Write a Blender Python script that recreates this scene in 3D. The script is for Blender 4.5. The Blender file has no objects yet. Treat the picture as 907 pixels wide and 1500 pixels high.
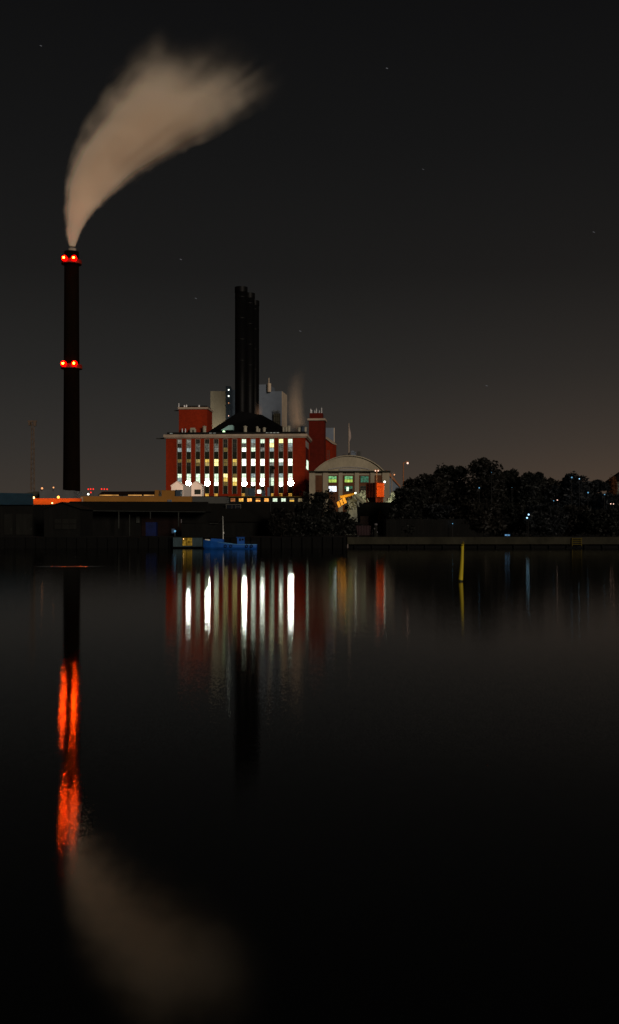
import bpy, math, random
from mathutils import Vector, Matrix, Euler

R = math.radians
rnd = random.Random(11)
sc = bpy.context.scene
COL = sc.collection

# ------------------------------------------------------------------ survey
CAM_Z, HZ, FPX, CX = 3.0, 773.0, 1600.0, 453.5
GZ = 1.6                                   # level of the land above the water


def X(px, d):
    return (px - CX) / FPX * d


def Z(py, d):
    return CAM_Z + (HZ - py) / FPX * d


# ------------------------------------------------------------------ materials
def nt(m):
    m.use_nodes = True
    t = m.node_tree
    t.nodes.clear()
    return t, t.nodes, t.links


def rgba(c, k=1.0):
    return (c[0] * k, c[1] * k, c[2] * k, 1.0)


def mat(name, c, rough=0.75, var=0.35, scale=0.35, fine=3.0, stretch=(1, 1, 1), spec=0.12, metal=0.0, bump=0.0):
    """painted / built surface: blotchy wear plus a finer grain, in the object's own space"""
    c = tuple(v * .86 for v in c)
    m = bpy.data.materials.new(name)
    t, n, l = nt(m)
    out = n.new('ShaderNodeOutputMaterial')
    b = n.new('ShaderNodeBsdfPrincipled')
    tc = n.new('ShaderNodeTexCoord')
    mp = n.new('ShaderNodeMapping')
    mp.inputs['Scale'].default_value = stretch
    l.new(tc.outputs['Object'], mp.inputs['Vector'])
    a = n.new('ShaderNodeTexNoise'); a.inputs['Scale'].default_value = scale; a.inputs['Detail'].default_value = 5
    f = n.new('ShaderNodeTexNoise'); f.inputs['Scale'].default_value = fine; f.inputs['Detail'].default_value = 3
    l.new(mp.outputs[0], a.inputs['Vector']); l.new(mp.outputs[0], f.inputs['Vector'])
    ad = n.new('ShaderNodeMath'); ad.operation = 'MULTIPLY_ADD'
    ad.inputs[1].default_value = 0.35
    l.new(f.outputs['Fac'], ad.inputs[0]); l.new(a.outputs['Fac'], ad.inputs[2])
    mr = n.new('ShaderNodeMapRange')
    mr.inputs['From Min'].default_value = 0.42; mr.inputs['From Max'].default_value = 0.92
    l.new(ad.outputs[0], mr.inputs['Value'])
    mx = n.new('ShaderNodeMix'); mx.data_type = 'RGBA'
    mx.inputs['A'].default_value = rgba(c, 1 - var); mx.inputs['B'].default_value = rgba(c, 1 + var)
    l.new(mr.outputs[0], mx.inputs['Factor'])
    l.new(mx.outputs['Result'], b.inputs['Base Color'])
    b.inputs['Roughness'].default_value = rough
    b.inputs['Specular IOR Level'].default_value = spec
    b.inputs['Metallic'].default_value = metal
    if bump:
        bp = n.new('ShaderNodeBump'); bp.inputs['Strength'].default_value = bump
        l.new(f.outputs['Fac'], bp.inputs['Height']); l.new(bp.outputs[0], b.inputs['Normal'])
    l.new(b.outputs[0], out.inputs['Surface'])
    return m


def brick(name, c, mortar, bw=0.9, bh=0.3):
    m = mat(name, c, 0.85, 0.32, 0.09, .9, (1, 1, .45))
    t = m.node_tree; n = t.nodes; l = t.links
    b = [x for x in n if x.type == 'BSDF_PRINCIPLED'][0]
    src = b.inputs['Base Color'].links[0].from_socket
    tc = n.new('ShaderNodeTexCoord')
    sp = n.new('ShaderNodeSeparateXYZ'); l.new(tc.outputs['Object'], sp.inputs[0])
    ad = n.new('ShaderNodeMath'); ad.operation = 'ADD'
    l.new(sp.outputs['X'], ad.inputs[0]); l.new(sp.outputs['Y'], ad.inputs[1])
    cb = n.new('ShaderNodeCombineXYZ'); l.new(ad.outputs[0], cb.inputs['X']); l.new(sp.outputs['Z'], cb.inputs['Y'])
    bt = n.new('ShaderNodeTexBrick'); bt.inputs['Scale'].default_value = 1.0
    bt.inputs['Brick Width'].default_value = bw; bt.inputs['Row Height'].default_value = bh
    bt.inputs['Mortar Size'].default_value = 0.03
    bt.inputs['Color1'].default_value = (1, 1, 1, 1); bt.inputs['Color2'].default_value = (.78, .78, .78, 1)
    bt.inputs['Mortar'].default_value = rgba(mortar)
    l.new(cb.outputs[0], bt.inputs['Vector'])
    mu = n.new('ShaderNodeMix'); mu.data_type = 'RGBA'; mu.blend_type = 'MULTIPLY'; mu.inputs['Factor'].default_value = 1
    l.new(src, mu.inputs['A']); l.new(bt.outputs['Color'], mu.inputs['B'])
    l.new(mu.outputs['Result'], b.inputs['Base Color'])
    return m


def emit(name, c, s, var=0.0, scale=(1.2, 1.2, 2.2)):
    """a thing that gives off light; var > 0 lets the room behind a lit pane show as brighter and darker patches"""
    m = bpy.data.materials.new(name)
    t, n, l = nt(m)
    out = n.new('ShaderNodeOutputMaterial')
    e = n.new('ShaderNodeEmission'); e.inputs['Color'].default_value = rgba(c); e.inputs['Strength'].default_value = s
    if var:
        tc = n.new('ShaderNodeTexCoord'); mp = n.new('ShaderNodeMapping'); mp.inputs['Scale'].default_value = scale
        l.new(tc.outputs['Object'], mp.inputs['Vector'])
        a = n.new('ShaderNodeTexNoise'); a.inputs['Scale'].default_value = 1.0; a.inputs['Detail'].default_value = 2
        l.new(mp.outputs[0], a.inputs['Vector'])
        mr = n.new('ShaderNodeMapRange'); mr.inputs['From Min'].default_value = .3; mr.inputs['From Max'].default_value = .7
        mr.inputs['To Min'].default_value = s * (1 - var); mr.inputs['To Max'].default_value = s * (1 + var)
        l.new(a.outputs['Fac'], mr.inputs['Value']); l.new(mr.outputs[0], e.inputs['Strength'])
    l.new(e.outputs[0], out.inputs['Surface'])
    return m


M = {}
M['brick'] = brick('red_brick', (.25, .020, .0034), (.8, .8, .8))
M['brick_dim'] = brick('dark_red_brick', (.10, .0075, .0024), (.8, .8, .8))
M['stone'] = mat('pale_stone', (.33, .26, .20), .8, .25, .3)
M['concrete'] = mat('weathered_concrete', (.275, .24, .175), .85, .28, .18, 1.2, (1, 1, .5))
M['tan_brick'] = brick('brown_brick', (.12, .05, .024), (.9, .9, .9))
M['spandrel'] = mat('dark_green_panel', (.012, .014, .008), .5, .5, .5)
M['frame'] = mat('grey_window_frame', (.10, .09, .075), .5, .2)
M['soot'] = mat('sooty_black_metal', (.0022, .0022, .0025), .5, .5, .12, .6, (1, 1, .2), spec=.07)
M['shaft'] = mat('soot_stained_brick', (.0042, .0023, .0012), .9, .4, .1, .8, (1, 1, .25), spec=.02)
M['halo_red'] = mat('halo_red_paint', (.26, .010, .006), .6, .25, .6)
M['flue'] = mat('pale_concrete_flue', (.33, .27, .22), .8)
M['steel'] = mat('galvanised_steel', (.28, .28, .29), .45, .3, 1.0, metal=.4)
M['dark_steel'] = mat('dark_steel', (.03, .03, .03), .5, .3)
M['roof_black'] = mat('tarred_roof', (.006, .006, .006), .9, .5, .3)
M['panel_pale'] = mat('pale_cladding', (.30, .28, .22), .7, .12, .08, .4)
M['panel_blue'] = mat('blue_grey_cladding', (.12, .145, .185), .6, .15, .1, .5)
M['panel_warm'] = mat('warm_grey_cladding', (.42, .34, .26), .7, .15)
M['navy'] = mat('navy_cladding', (.03, .045, .065), .5, .2)
M['teal_canopy'] = mat('teal_sheet', (.25, .42, .42), .5, .15)
M['white_wall'] = mat('white_painted_wall', (.80, .66, .58), .7, .08, .5)
M['grey_wall'] = mat('grey_render', (.24, .225, .215), .8, .1)
M['orange_wall'] = mat('orange_cladding', (.62, .085, .006), .7, .12, .2, .8)
M['tan_wall'] = mat('ochre_render', (.25, .112, .022), .8, .18, .15, 1.0)
M['grey_dark'] = mat('dull_grey_cladding', (.055, .055, .052), .7, .2)
M['grey_shed'] = mat('grey_sheet', (.09, .094, .10), .7, .15)
M['blue_roof'] = mat('faded_blue_roof', (.019, .055, .085), .6, .25, .3, 2, (3, 1, 1))
M['shed_wood'] = mat('unlit_shore_timber', (.0032, .0032, .0028), .9, .5, .5, 2.5, (3, 3, .4))  # near-black shed bases put the unlit shore's darkness into the colour
M['shed_door'] = mat('grey_shed_door', (.0070, .0070, .0060), .9, .35, .5, 3, (3, 3, .5))
M['shed_red'] = mat('dark_red_timber', (.0065, .0025, .002), .9, .4, .5)
M['gutter'] = mat('zinc_gutter', (.019, .021, .019), .8, .4, 1.0)
M['dull_roof'] = mat('bitumen_felt_roof', (.0045, .0041, .0032), .95, .35, .15, 1.2)
M['pole_dark'] = mat('dark_painted_pole', (.008, .008, .008), .6, .3)
M['pole_rust'] = mat('rust_brown_pole', (.27, .105, .045), .6, .25)
M['pole_pale'] = mat('pale_painted_pole', (.30, .235, .18), .6, .2)
M['mast'] = mat('brown_lattice_steel', (.10, .07, .05), .7, .3)
M['hull_blue'] = mat('blue_boat_paint', (.0075, .066, .29), .45, .22, .8, 4)
M['boat_white'] = mat('white_boat_paint', (.65, .66, .62), .5, .15)
M['glass_dark'] = mat('dark_glass', (.005, .007, .012), .08, .1, spec=.5)
M['tarp_blue'] = mat('blue_tarpaulin', (.002, .007, .05), .5, .45, .9, 3)
M['hut_teal'] = mat('pale_teal_board', (.030, .052, .062), .7, .25, 1, 4, (3, 1, 1))
M['hopper_side'] = mat('shade_black_steel', (.010, .003, .001), .6, .5, .4)
M['hopper_orange'] = mat('orange_painted_steel', (.72, .10, .010), .55, .14, .5, 2)
M['rust_red'] = mat('rusty_red_steel', (.13, .022, .008), .7, .4, .5, 2)
M['yellow_paint'] = mat('yellow_machine_paint', (.72, .33, .02), .5, .2, .6, 2)
M['rubble'] = mat('pale_rubble', (.29, .29, .20), .9, .55, .5, 2.5, bump=.4)
M['dull_yellow'] = mat('grimy_yellow_board', (.07, .044, .004), .7, .4, .8, 2)
M['skip_red'] = mat('dark_red_skip', (.017, .006, .008), .6, .35, .8)
M['crate_pale'] = mat('dull_pale_crate', (.10, .095, .105), .7, .3)
M['quay_stone'] = mat('stained_quay_stone', (.021, .0195, .013), .9, .45, .35, 1.8, (1, 1, .6), bump=.3)
M['quay_wood'] = mat('black_quay_timber', (.0014, .0014, .0013), .9, .5, .5, 2, (3, 1, .4))
M['ground'] = mat('dark_asphalt', (.006, .006, .0055), .95, .4, .05, .6)
M['bark'] = mat('dark_bark', (.016, .013, .010), .9, .4, 2)
M['poplar_leaf'] = mat('dry_brown_leaf', (.07, .026, .010), .7, .5, .4, 2)
M['buoy'] = mat('yellow_pile_paint', (.36, .285, .014), .45, .2, 1.5, 9, (1, 1, .35))
M['weed'] = mat('black_weed', (.008, .009, .006), .5, .4)
M['house_wall'] = mat('olive_grey_render', (.05, .047, .034), .8, .2)
M['ladder_yellow'] = mat('yellow_ladder_paint', (.075, .055, .005), .7, .3)
M['flag'] = mat('furled_cloth', (.30, .24, .22), .9, .2)


def leaf_mat(name, c):
    m = mat(name, c, .6, .65, .35, 1.6, spec=.15)
    return m


M['leaf'] = leaf_mat('dark_leaf', (.0062, .0068, .0058))
M['leaf_blue'] = leaf_mat('dark_bluish_leaf', (.0066, .0080, .0092))
M['leaf_brown'] = leaf_mat('dark_brownish_leaf', (.0066, .0060, .0046))

E = {
    'dk': emit('unlit_room', (.012, .011, .008), 1, .5),
    'dim': emit('dim_room', (.085, .088, .072), 1, .6),
    'dim2': emit('half_lit_room', (.17, .175, .15), 1, .6),
    'gw': emit('cool_grey_room', (.27, .34, .33), 1, .5),
    'wg': emit('greenish_white_room', (.95, 1.2, .88), 1, .4),
    'bw': emit('bright_white_room', (2.5, 2.7, 2.15), 1, .4),
    'dy': emit('dim_yellow_room', (.13, .09, .025), 1, .6),
    'my': emit('muted_yellow_room', (.36, .27, .09), 1, .5),
    'yl': emit('yellow_room', (.85, .58, .12), 1, .4),
    'by': emit('bright_yellow_room', (1.7, 1.4, .55), 1, .4),
    'am': emit('amber_room', (1.0, .55, .08), 1, .4),
    'or': emit('orange_room', (1.5, .62, .12), 1, .5),
    'dor': emit('dim_orange_room', (.34, .11, .03), 1, .5),
    'ol': emit('dull_olive_room', (.20, .15, .07), 1, .6),
    'gr': emit('green_room', (.16, .42, .17), 1, .7),
    'gr2': emit('dark_green_room', (.035, .12, .07), 1, .7),
    'yg': emit('yellow_green_light', (.42, .60, .10), 1, .5),
    'lav': emit('cool_white_room', (1.35, 1.45, 1.6), 1, .2),
    'flood': emit('floodlight_glass', (1, 1.03, .92), 125),
    'flood2': emit('weaker_floodlight_glass', (1, 1.02, .9), 22),
    'flood3': emit('faint_floodlight_glass', (1, 1, .9), 5),
    'red': emit('red_beacon_halo_glass', (8, .006, .003), 1),
    'bulb': emit('beacon_bulb', (520, 36, .8), 1),
    'redtiny': emit('small_red_lens', (1.6, .05, .03), 1),
    'warm': emit('warm_lamp_glass', (6, 3.4, 1.2), 1),
    'orange': emit('sodium_lamp_glass', (5, 1.6, .25), 1),
    'pink': emit('pinkish_lamp_glass', (1.7, 1.05, .8), 1),
    'dimorange': emit('dim_sodium_glass', (1.2, .5, .2), 1),
    'cool': emit('cool_lamp_glass', (1.0, 1.9, 2.6), .8),
    'blue': emit('blue_lamp_glass', (.35, 1.0, 1.6), .38),
    'white': emit('white_lamp_glass', (4, 4.2, 3.4), 1),
    'green': emit('green_white_lamp_glass', (1.2, 2.0, 1.0), 1),
    'strip': emit('warm_strip_light', (.75, .36, .09), 1, .8, (.25, .25, .25)),
    'hutlit': emit('yellow_lit_interior', (.15, .085, .009), 1, .95, (2.5, 2.5, 2.5)),
}


# ------------------------------------------------------------------ geometry
class G:
    def __init__(s):
        s.v, s.f, s.m = [], [], []

    def add(s, vs, fs, mi=0):
        o = len(s.v)
        s.v += [tuple(p) for p in vs]
        s.f += [tuple(i + o for i in f) for f in fs]
        s.m += [mi] * len(fs)
        return s

    def hexa(s, a, mi=0):
        return s.add(a, [(3, 2, 1, 0), (4, 5, 6, 7), (0, 1, 5, 4), (1, 2, 6, 5), (2, 3, 7, 6), (3, 0, 4, 7)], mi)

    def box(s, x0, x1, y0, y1, z0, z1, mi=0):
        return s.hexa([(x0, y0, z0), (x1, y0, z0), (x1, y1, z0), (x0, y1, z0),
                       (x0, y0, z1), (x1, y0, z1), (x1, y1, z1), (x0, y1, z1)], mi)

    def prism(s, poly, y0, y1, mi=0):
        """poly: (x, z) outline, counter-clockwise seen from -y"""
        n = len(poly)
        vs = [(x, y0, z) for x, z in poly] + [(x, y1, z) for x, z in poly]
        fs = [tuple(range(n)), tuple(range(2 * n - 1, n - 1, -1))]
        fs += [((i + 1) % n, i, i + n, (i + 1) % n + n) for i in range(n)]
        return s.add(vs, fs, mi)

    def tube(s, p0, p1, r0, r1=None, seg=10, mi=0):
        p0, p1 = Vector(p0), Vector(p1)
        r1 = r0 if r1 is None else r1
        d = (p1 - p0).normalized()
        a = d.orthogonal().normalized(); b = d.cross(a)
        vs = []
        for p, r in ((p0, r0), (p1, r1)):
            for k in range(seg):
                t = 2 * math.pi * k / seg
                vs.append(p + a * math.cos(t) * r + b * math.sin(t) * r)
        fs = [(k, (k + 1) % seg, (k + 1) % seg + seg, k + seg) for k in range(seg)]
        fs += [tuple(range(seg - 1, -1, -1)), tuple(range(seg, 2 * seg))]
        return s.add(vs, fs, mi)

    def lathe(s, prof, c=(0, 0, 0), seg=32, mi=0):
        vs = []
        for r, z in prof:
            for k in range(seg):
                t = 2 * math.pi * k / seg
                vs.append((c[0] + r * math.cos(t), c[1] + r * math.sin(t), c[2] + z))
        fs = []
        for i in range(len(prof) - 1):
            for k in range(seg):
                fs.append((i * seg + k, i * seg + (k + 1) % seg, (i + 1) * seg + (k + 1) % seg, (i + 1) * seg + k))
        fs.append(tuple(range(seg - 1, -1, -1)))
        e = (len(prof) - 1) * seg
        fs.append(tuple(range(e, e + seg)))
        return s.add(vs, fs, mi)

    def ball(s, c, r, seg=10, rings=6, mi=0):
        pr = [(r * math.sin(math.pi * (i + .02) / (rings + .04)), -r * math.cos(math.pi * (i + .02) / (rings + .04))) for i in range(rings + 1)]
        return s.lathe(pr, c, seg, mi)

    def disc(s, c, r, seg=16, mi=0, thick=.25):
        """round lamp glass facing -y"""
        return s.tube((c[0], c[1] + thick, c[2]), (c[0], c[1], c[2]), r, r, seg, mi)


def obj(name, g, mats, parent=None, smooth=False):
    me = bpy.data.meshes.new(name)
    me.from_pydata(g.v, [], g.f)
    for m in (mats if isinstance(mats, (list, tuple)) else [mats]):
        me.materials.append(m)
    me.polygons.foreach_set('material_index', g.m)
    if smooth:
        me.polygons.foreach_set('use_smooth', [True] * len(me.polygons))
    me.update()
    o = bpy.data.objects.new(name, me)
    COL.objects.link(o)
    if parent is not None:
        o.parent = parent
    return o


def tag(o, label, cat, group=None, kind=None):
    if kind:
        o['kind'] = kind
    o['label'] = label
    o['category'] = cat
    if group:
        o['group'] = group
    return o


class Th:
    """a thing: an Empty on the ground under it, with picture measures turned into its own metres"""
    def __init__(s, name, label, cat, px, d, z=GZ, rot=0.0, group=None):
        s.o = bpy.data.objects.new(name, None)
        COL.objects.link(s.o)
        s.px, s.d, s.zb = px, d, z
        s.o.location = (X(px, d), d, z)
        s.o.rotation_euler = (0, 0, rot)
        s.o.empty_display_size = 1
        tag(s.o, label, cat, group)

    def x(s, px):
        return (px - s.px) / FPX * s.d

    def z(s, py):
        return Z(py, s.d) - s.zb

    def k(s, n):
        return n / FPX * s.d

    def part(s, name, g, mats, parent=None, smooth=False, label=None):
        o = obj(name, g, mats, parent or s.o, smooth)
        if label:
            o['label'] = label
        return o

    def light(s, name, loc, col, power, radius=.3, spot=150, aim=None):
        if aim is None:
            aim = (loc[0], loc[1] + 5, loc[2])
        ld = bpy.data.lights.new(name, 'SPOT' if spot else 'POINT')
        ld.color = col; ld.energy = power; ld.shadow_soft_size = radius
        if spot:
            ld.spot_size = R(spot); ld.spot_blend = .8
        lo = bpy.data.objects.new(name, ld)
        COL.objects.link(lo); lo.parent = s.o; lo.location = loc
        if aim is not None:
            lo.rotation_euler = (Vector(aim) - Vector(loc)).to_track_quat('-Z', 'Y').to_euler()
        return lo


def struct(name, g, m, label=None, smooth=False):
    o = obj(name, g, m, None, smooth)
    o['kind'] = 'structure'
    if label:
        o['label'] = label; o['category'] = name.replace('_', ' ')
    return o


# ------------------------------------------------------------------ world: the glow of the town in a clear night sky
w = bpy.data.worlds.new("World")
sc.world = w
w.use_nodes = True
t = w.node_tree; n = t.nodes; l = t.links
n.clear()
wo = n.new('ShaderNodeOutputWorld')
bg = n.new('ShaderNodeBackground')
tc = n.new('ShaderNodeTexCoord')
sp = n.new('ShaderNodeSeparateXYZ'); l.new(tc.outputs['Generated'], sp.inputs[0])


def mth(op, a, b=None, c=None, tree=None, clamp=False):
    tree = tree or t
    q = tree.nodes.new('ShaderNodeMath'); q.operation = op; q.use_clamp = clamp
    for i, v in enumerate((a, b, c)):
        if v is None:
            continue
        if isinstance(v, (int, float)):
            q.inputs[i].default_value = v
        else:
            tree.links.new(v, q.inputs[i])
    return q.outputs[0]


hyp = mth('SQRT', mth('ADD', mth('MULTIPLY', sp.outputs['X'], sp.outputs['X']), mth('MULTIPLY', sp.outputs['Y'], sp.outputs['Y'])))
tan = mth('MAXIMUM', mth('DIVIDE', sp.outputs['Z'], mth('MAXIMUM', hyp, .001)), 0.0)
ramp = n.new('ShaderNodeValToRGB')
l.new(mth('DIVIDE', tan, .6, clamp=True), ramp.inputs['Fac'])
cr = ramp.color_ramp
stops = [(0.0, (.0560, .0440, .0345)), (.03, (.046, .0375, .0305)), (.077, (.0330, .0298, .0264)), (.139, (.0216, .0208, .0194)),
         (.233, (.0120, .0116, .0112)), (.35, (.0080, .0080, .0081)), (.483, (.0055, .0055, .0058)), (.6, (.0045, .0045, .005))]
while len(cr.elements) < len(stops):
    cr.elements.new(.5)
for e, (p, c) in zip(cr.elements, stops):
    e.position = p / .6; e.color = rgba(c)
# warmer glow low on the right
az = mth('DIVIDE', sp.outputs['X'], mth('MAXIMUM', hyp, .001))
mr = n.new('ShaderNodeMapRange'); mr.interpolation_type = 'SMOOTHSTEP'
mr.inputs['From Min'].default_value = -.12; mr.inputs['From Max'].default_value = .36
l.new(az, mr.inputs['Value'])
gl = mth('MULTIPLY', mr.outputs[0], mth('POWER', 2.718, mth('MULTIPLY', tan, -15.0)))
cm = n.new('ShaderNodeMix'); cm.data_type = 'RGBA'; cm.blend_type = 'ADD'; cm.inputs['A'].default_value = (0, 0, 0, 1)
gm = n.new('ShaderNodeVectorMath'); gm.operation = 'SCALE'; gm.inputs[0].default_value = (.060, .030, .013)
l.new(gl, gm.inputs['Scale'])
cm.inputs['Factor'].default_value = 1
l.new(ramp.outputs['Color'], cm.inputs['A']); l.new(gm.outputs[0], cm.inputs['B'])
l.new(cm.outputs['Result'], bg.inputs['Color'])
bg.inputs['Strength'].default_value = .91
l.new(bg.outputs[0], wo.inputs['Surface'])

# the town's light from behind the viewer, to the right
sd = bpy.data.lights.new('sun', 'SUN')
sd.energy = 1.72; sd.angle = R(12); sd.color = (1.0, .86, .70)
so = bpy.data.objects.new('sun', sd); COL.objects.link(so)
so.rotation_euler = Vector((-.42, .86, -.26)).to_track_quat('-Z', 'Y').to_euler()

# ------------------------------------------------------------------ camera
cd = bpy.data.cameras.new('camera')
cd.sensor_fit = 'VERTICAL'; cd.sensor_height = 36.0; cd.sensor_width = 24.0
cd.lens = FPX / 1500 * 36
cd.shift_y = (HZ - 750) / 1500
cd.clip_start = .1; cd.clip_end = 20000
co = bpy.data.objects.new('camera', cd); COL.objects.link(co)
co.location = (0, 0, CAM_Z); co.rotation_euler = (R(90), 0, 0)
sc.camera = co

# ------------------------------------------------------------------ water and land
wm = bpy.data.materials.new('harbour_water')
t, n, l = nt(wm)
out = n.new('ShaderNodeOutputMaterial')
geo = n.new('ShaderNodeNewGeometry')
pos = geo.outputs['Position']


def nrm_noise(scale, amp, detail=2.0, w=0.0, ax=.5):
    mp = n.new('ShaderNodeMapping'); mp.inputs['Scale'].default_value = scale
    mp.inputs['Location'].default_value = (w, w * .7, 0)
    l.new(pos, mp.inputs['Vector'])
    a = n.new('ShaderNodeTexNoise'); a.inputs['Scale'].default_value = 1.0; a.inputs['Detail'].default_value = detail
    l.new(mp.outputs[0], a.inputs['Vector'])
    s = n.new('ShaderNodeVectorMath'); s.operation = 'SUBTRACT'; s.inputs[1].default_value = (.5, .5, .5)
    l.new(a.outputs['Color'], s.inputs[0])
    q = n.new('ShaderNodeVectorMath'); q.operation = 'MULTIPLY'; q.inputs[1].default_value = (amp * ax, amp, 0)
    l.new(s.outputs[0], q.inputs[0])
    return q.outputs[0]


v1n = nrm_noise((70, 29, 1), .098, 2.0, 0, .5)
v1f = nrm_noise((58, 15, 1), .096, 2.5, 57, .65)
sy0 = n.new('ShaderNodeSeparateXYZ'); l.new(pos, sy0.inputs[0])
far = n.new('ShaderNodeMapRange'); far.interpolation_type = 'SMOOTHSTEP'
far.inputs['From Min'].default_value = 11.0; far.inputs['From Max'].default_value = 15.5
l.new(sy0.outputs['Y'], far.inputs['Value'])
vmx = n.new('ShaderNodeMix'); vmx.data_type = 'VECTOR'
far2 = n.new('ShaderNodeMapRange'); far2.interpolation_type = 'SMOOTHSTEP'
far2.inputs['From Min'].default_value = 34.0; far2.inputs['From Max'].default_value = 20.0
l.new(sy0.outputs['Y'], far2.inputs['Value'])
l.new(mth('MULTIPLY', far.outputs[0], far2.outputs[0], tree=t), vmx.inputs['Factor']); l.new(v1n, vmx.inputs[4]); l.new(v1f, vmx.inputs[5])
v1r = vmx.outputs[1]
v2 = nrm_noise((6, 3.2, 1), .010, 1.0, 31)
# the ripple dies away in the still water right under the near bank
sy = n.new('ShaderNodeSeparateXYZ'); l.new(pos, sy.inputs[0])
near = n.new('ShaderNodeMapRange'); near.interpolation_type = 'SMOOTHSTEP'
near.inputs['From Min'].default_value = 8.8; near.inputs['From Max'].default_value = 10.4
near.inputs['To Min'].default_value = .12; near.inputs['To Max'].default_value = 1.0
l.new(sy.outputs['Y'], near.inputs['Value'])
# and in a calm tongue that runs along the middle of the bank
ct1 = n.new('ShaderNodeMapRange'); ct1.interpolation_type = 'SMOOTHSTEP'
ct1.inputs['From Min'].default_value = -2.30; ct1.inputs['From Max'].default_value = -2.08
l.new(sy.outputs['X'], ct1.inputs['Value'])
ct2 = n.new('ShaderNodeMapRange'); ct2.interpolation_type = 'SMOOTHSTEP'
ct2.inputs['From Min'].default_value = 16.5; ct2.inputs['From Max'].default_value = 12.0
l.new(sy.outputs['Y'], ct2.inputs['Value'])
calm = mth('SUBTRACT', 1.0, mth('MULTIPLY', mth('MULTIPLY', ct1.outputs[0], ct2.outputs[0], tree=t), .94, tree=t), tree=t)
rip = mth('MULTIPLY', near.outputs[0], calm, tree=t)
vs1 = n.new('ShaderNodeVectorMath'); vs1.operation = 'SCALE'; l.new(v1r, vs1.inputs[0]); l.new(rip, vs1.inputs['Scale'])
v1 = vs1.outputs[0]
va = n.new('ShaderNodeVectorMath'); va.operation = 'ADD'; l.new(v1, va.inputs[0]); l.new(v2, va.inputs[1])
vb = n.new('ShaderNodeVectorMath'); vb.operation = 'ADD'; vb.inputs[1].default_value = (0, 0, 1); l.new(va.outputs[0], vb.inputs[0])
vn = n.new('ShaderNodeVectorMath'); vn.operation = 'NORMALIZE'; l.new(vb.outputs[0], vn.inputs[0])
fr = n.new('ShaderNodeFresnel'); fr.inputs['IOR'].default_value = 1.333
gls = n.new('ShaderNodeBsdfGlossy'); gls.distribution = 'BECKMANN'; gls.inputs['Color'].default_value = (.88, .88, .86, 1)
l.new(vn.outputs[0], gls.inputs['Normal'])
gls.inputs['Anisotropy'].default_value = .32
tg = n.new('ShaderNodeCombineXYZ'); tg.inputs[0].default_value = 1.0
l.new(tg.outputs[0], gls.inputs['Tangent'])
# a breath of wind ruffles a narrow strip near the left shore
sx = n.new('ShaderNodeSeparateXYZ'); l.new(pos, sx.inputs[0])
dy = mth('ABSOLUTE', mth('SUBTRACT', sx.outputs['Y'], 84.5), tree=t)
dx = mth('ABSOLUTE', mth('SUBTRACT', sx.outputs['X'], -18.6), tree=t)
ruf = n.new('ShaderNodeMapRange'); ruf.interpolation_type = 'SMOOTHSTEP'
ruf.inputs['From Min'].default_value = 1.6; ruf.inputs['From Max'].default_value = .3
l.new(dy, ruf.inputs['Value'])
ruf2 = n.new('ShaderNodeMapRange'); ruf2.interpolation_type = 'SMOOTHSTEP'
ruf2.inputs['From Min'].default_value = 3.2; ruf2.inputs['From Max'].default_value = .5
l.new(dx, ruf2.inputs['Value'])
rr = mth('MULTIPLY', ruf.outputs[0], ruf2.outputs[0], tree=t)
base_r = mth('MULTIPLY_ADD', rip, -.028, .094, tree=t)
l.new(mth('MULTIPLY_ADD', rr, .27, base_r, tree=t), gls.inputs['Roughness'])
df = n.new('ShaderNodeBsdfDiffuse'); df.inputs['Color'].default_value = (.0016, .0017, .0016, 1)
mxs = n.new('ShaderNodeMixShader')
l.new(fr.outputs[0], mxs.inputs[0]); l.new(df.outputs[0], mxs.inputs[1]); l.new(gls.outputs[0], mxs.inputs[2])
l.new(mxs.outputs[0], out.inputs['Surface'])

g = G(); g.add([(-2500, -300, 0), (2500, -300, 0), (2500, 161, 0), (-2500, 161, 0)], [(0, 1, 2, 3)])
struct('water', g, wm, 'still black harbour water mirroring the lights')
g = G(); g.add([(-9000, 160.6, GZ), (9000, 160.6, GZ), (9000, 12000, GZ), (-9000, 12000, GZ)], [(0, 1, 2, 3)])
struct('ground', g, M['ground'], 'dark harbour land behind the quay')
xq = X(509, 160)
g = G()
g.box(xq, 600, 159.9, 162.0, .58, GZ + .03)
g.box(xq + .2, 600, 160.6, 162.0, -1, .579, 1)
for i in range(60):
    g.box(xq + 1 + i * 2.6, xq + 1.3 + i * 2.6, 160.3, 160.597, -1, .575, 1)
struct('stone_quay', g, [M['quay_stone'], M['quay_wood']], 'pale stone quay edge on dark piles')
g = G()
g.box(-600, xq - .01, 160.2, 162.0, -1, GZ + .02)
for i in range(90):
    x = xq - .6 - i * 1.5
    g.box(x, x + .32, 159.9, 160.197, -1, GZ - .1 + .2 * rnd.random())
struct('timber_quay', g, M['quay_wood'], 'black timber quay edge')


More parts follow.
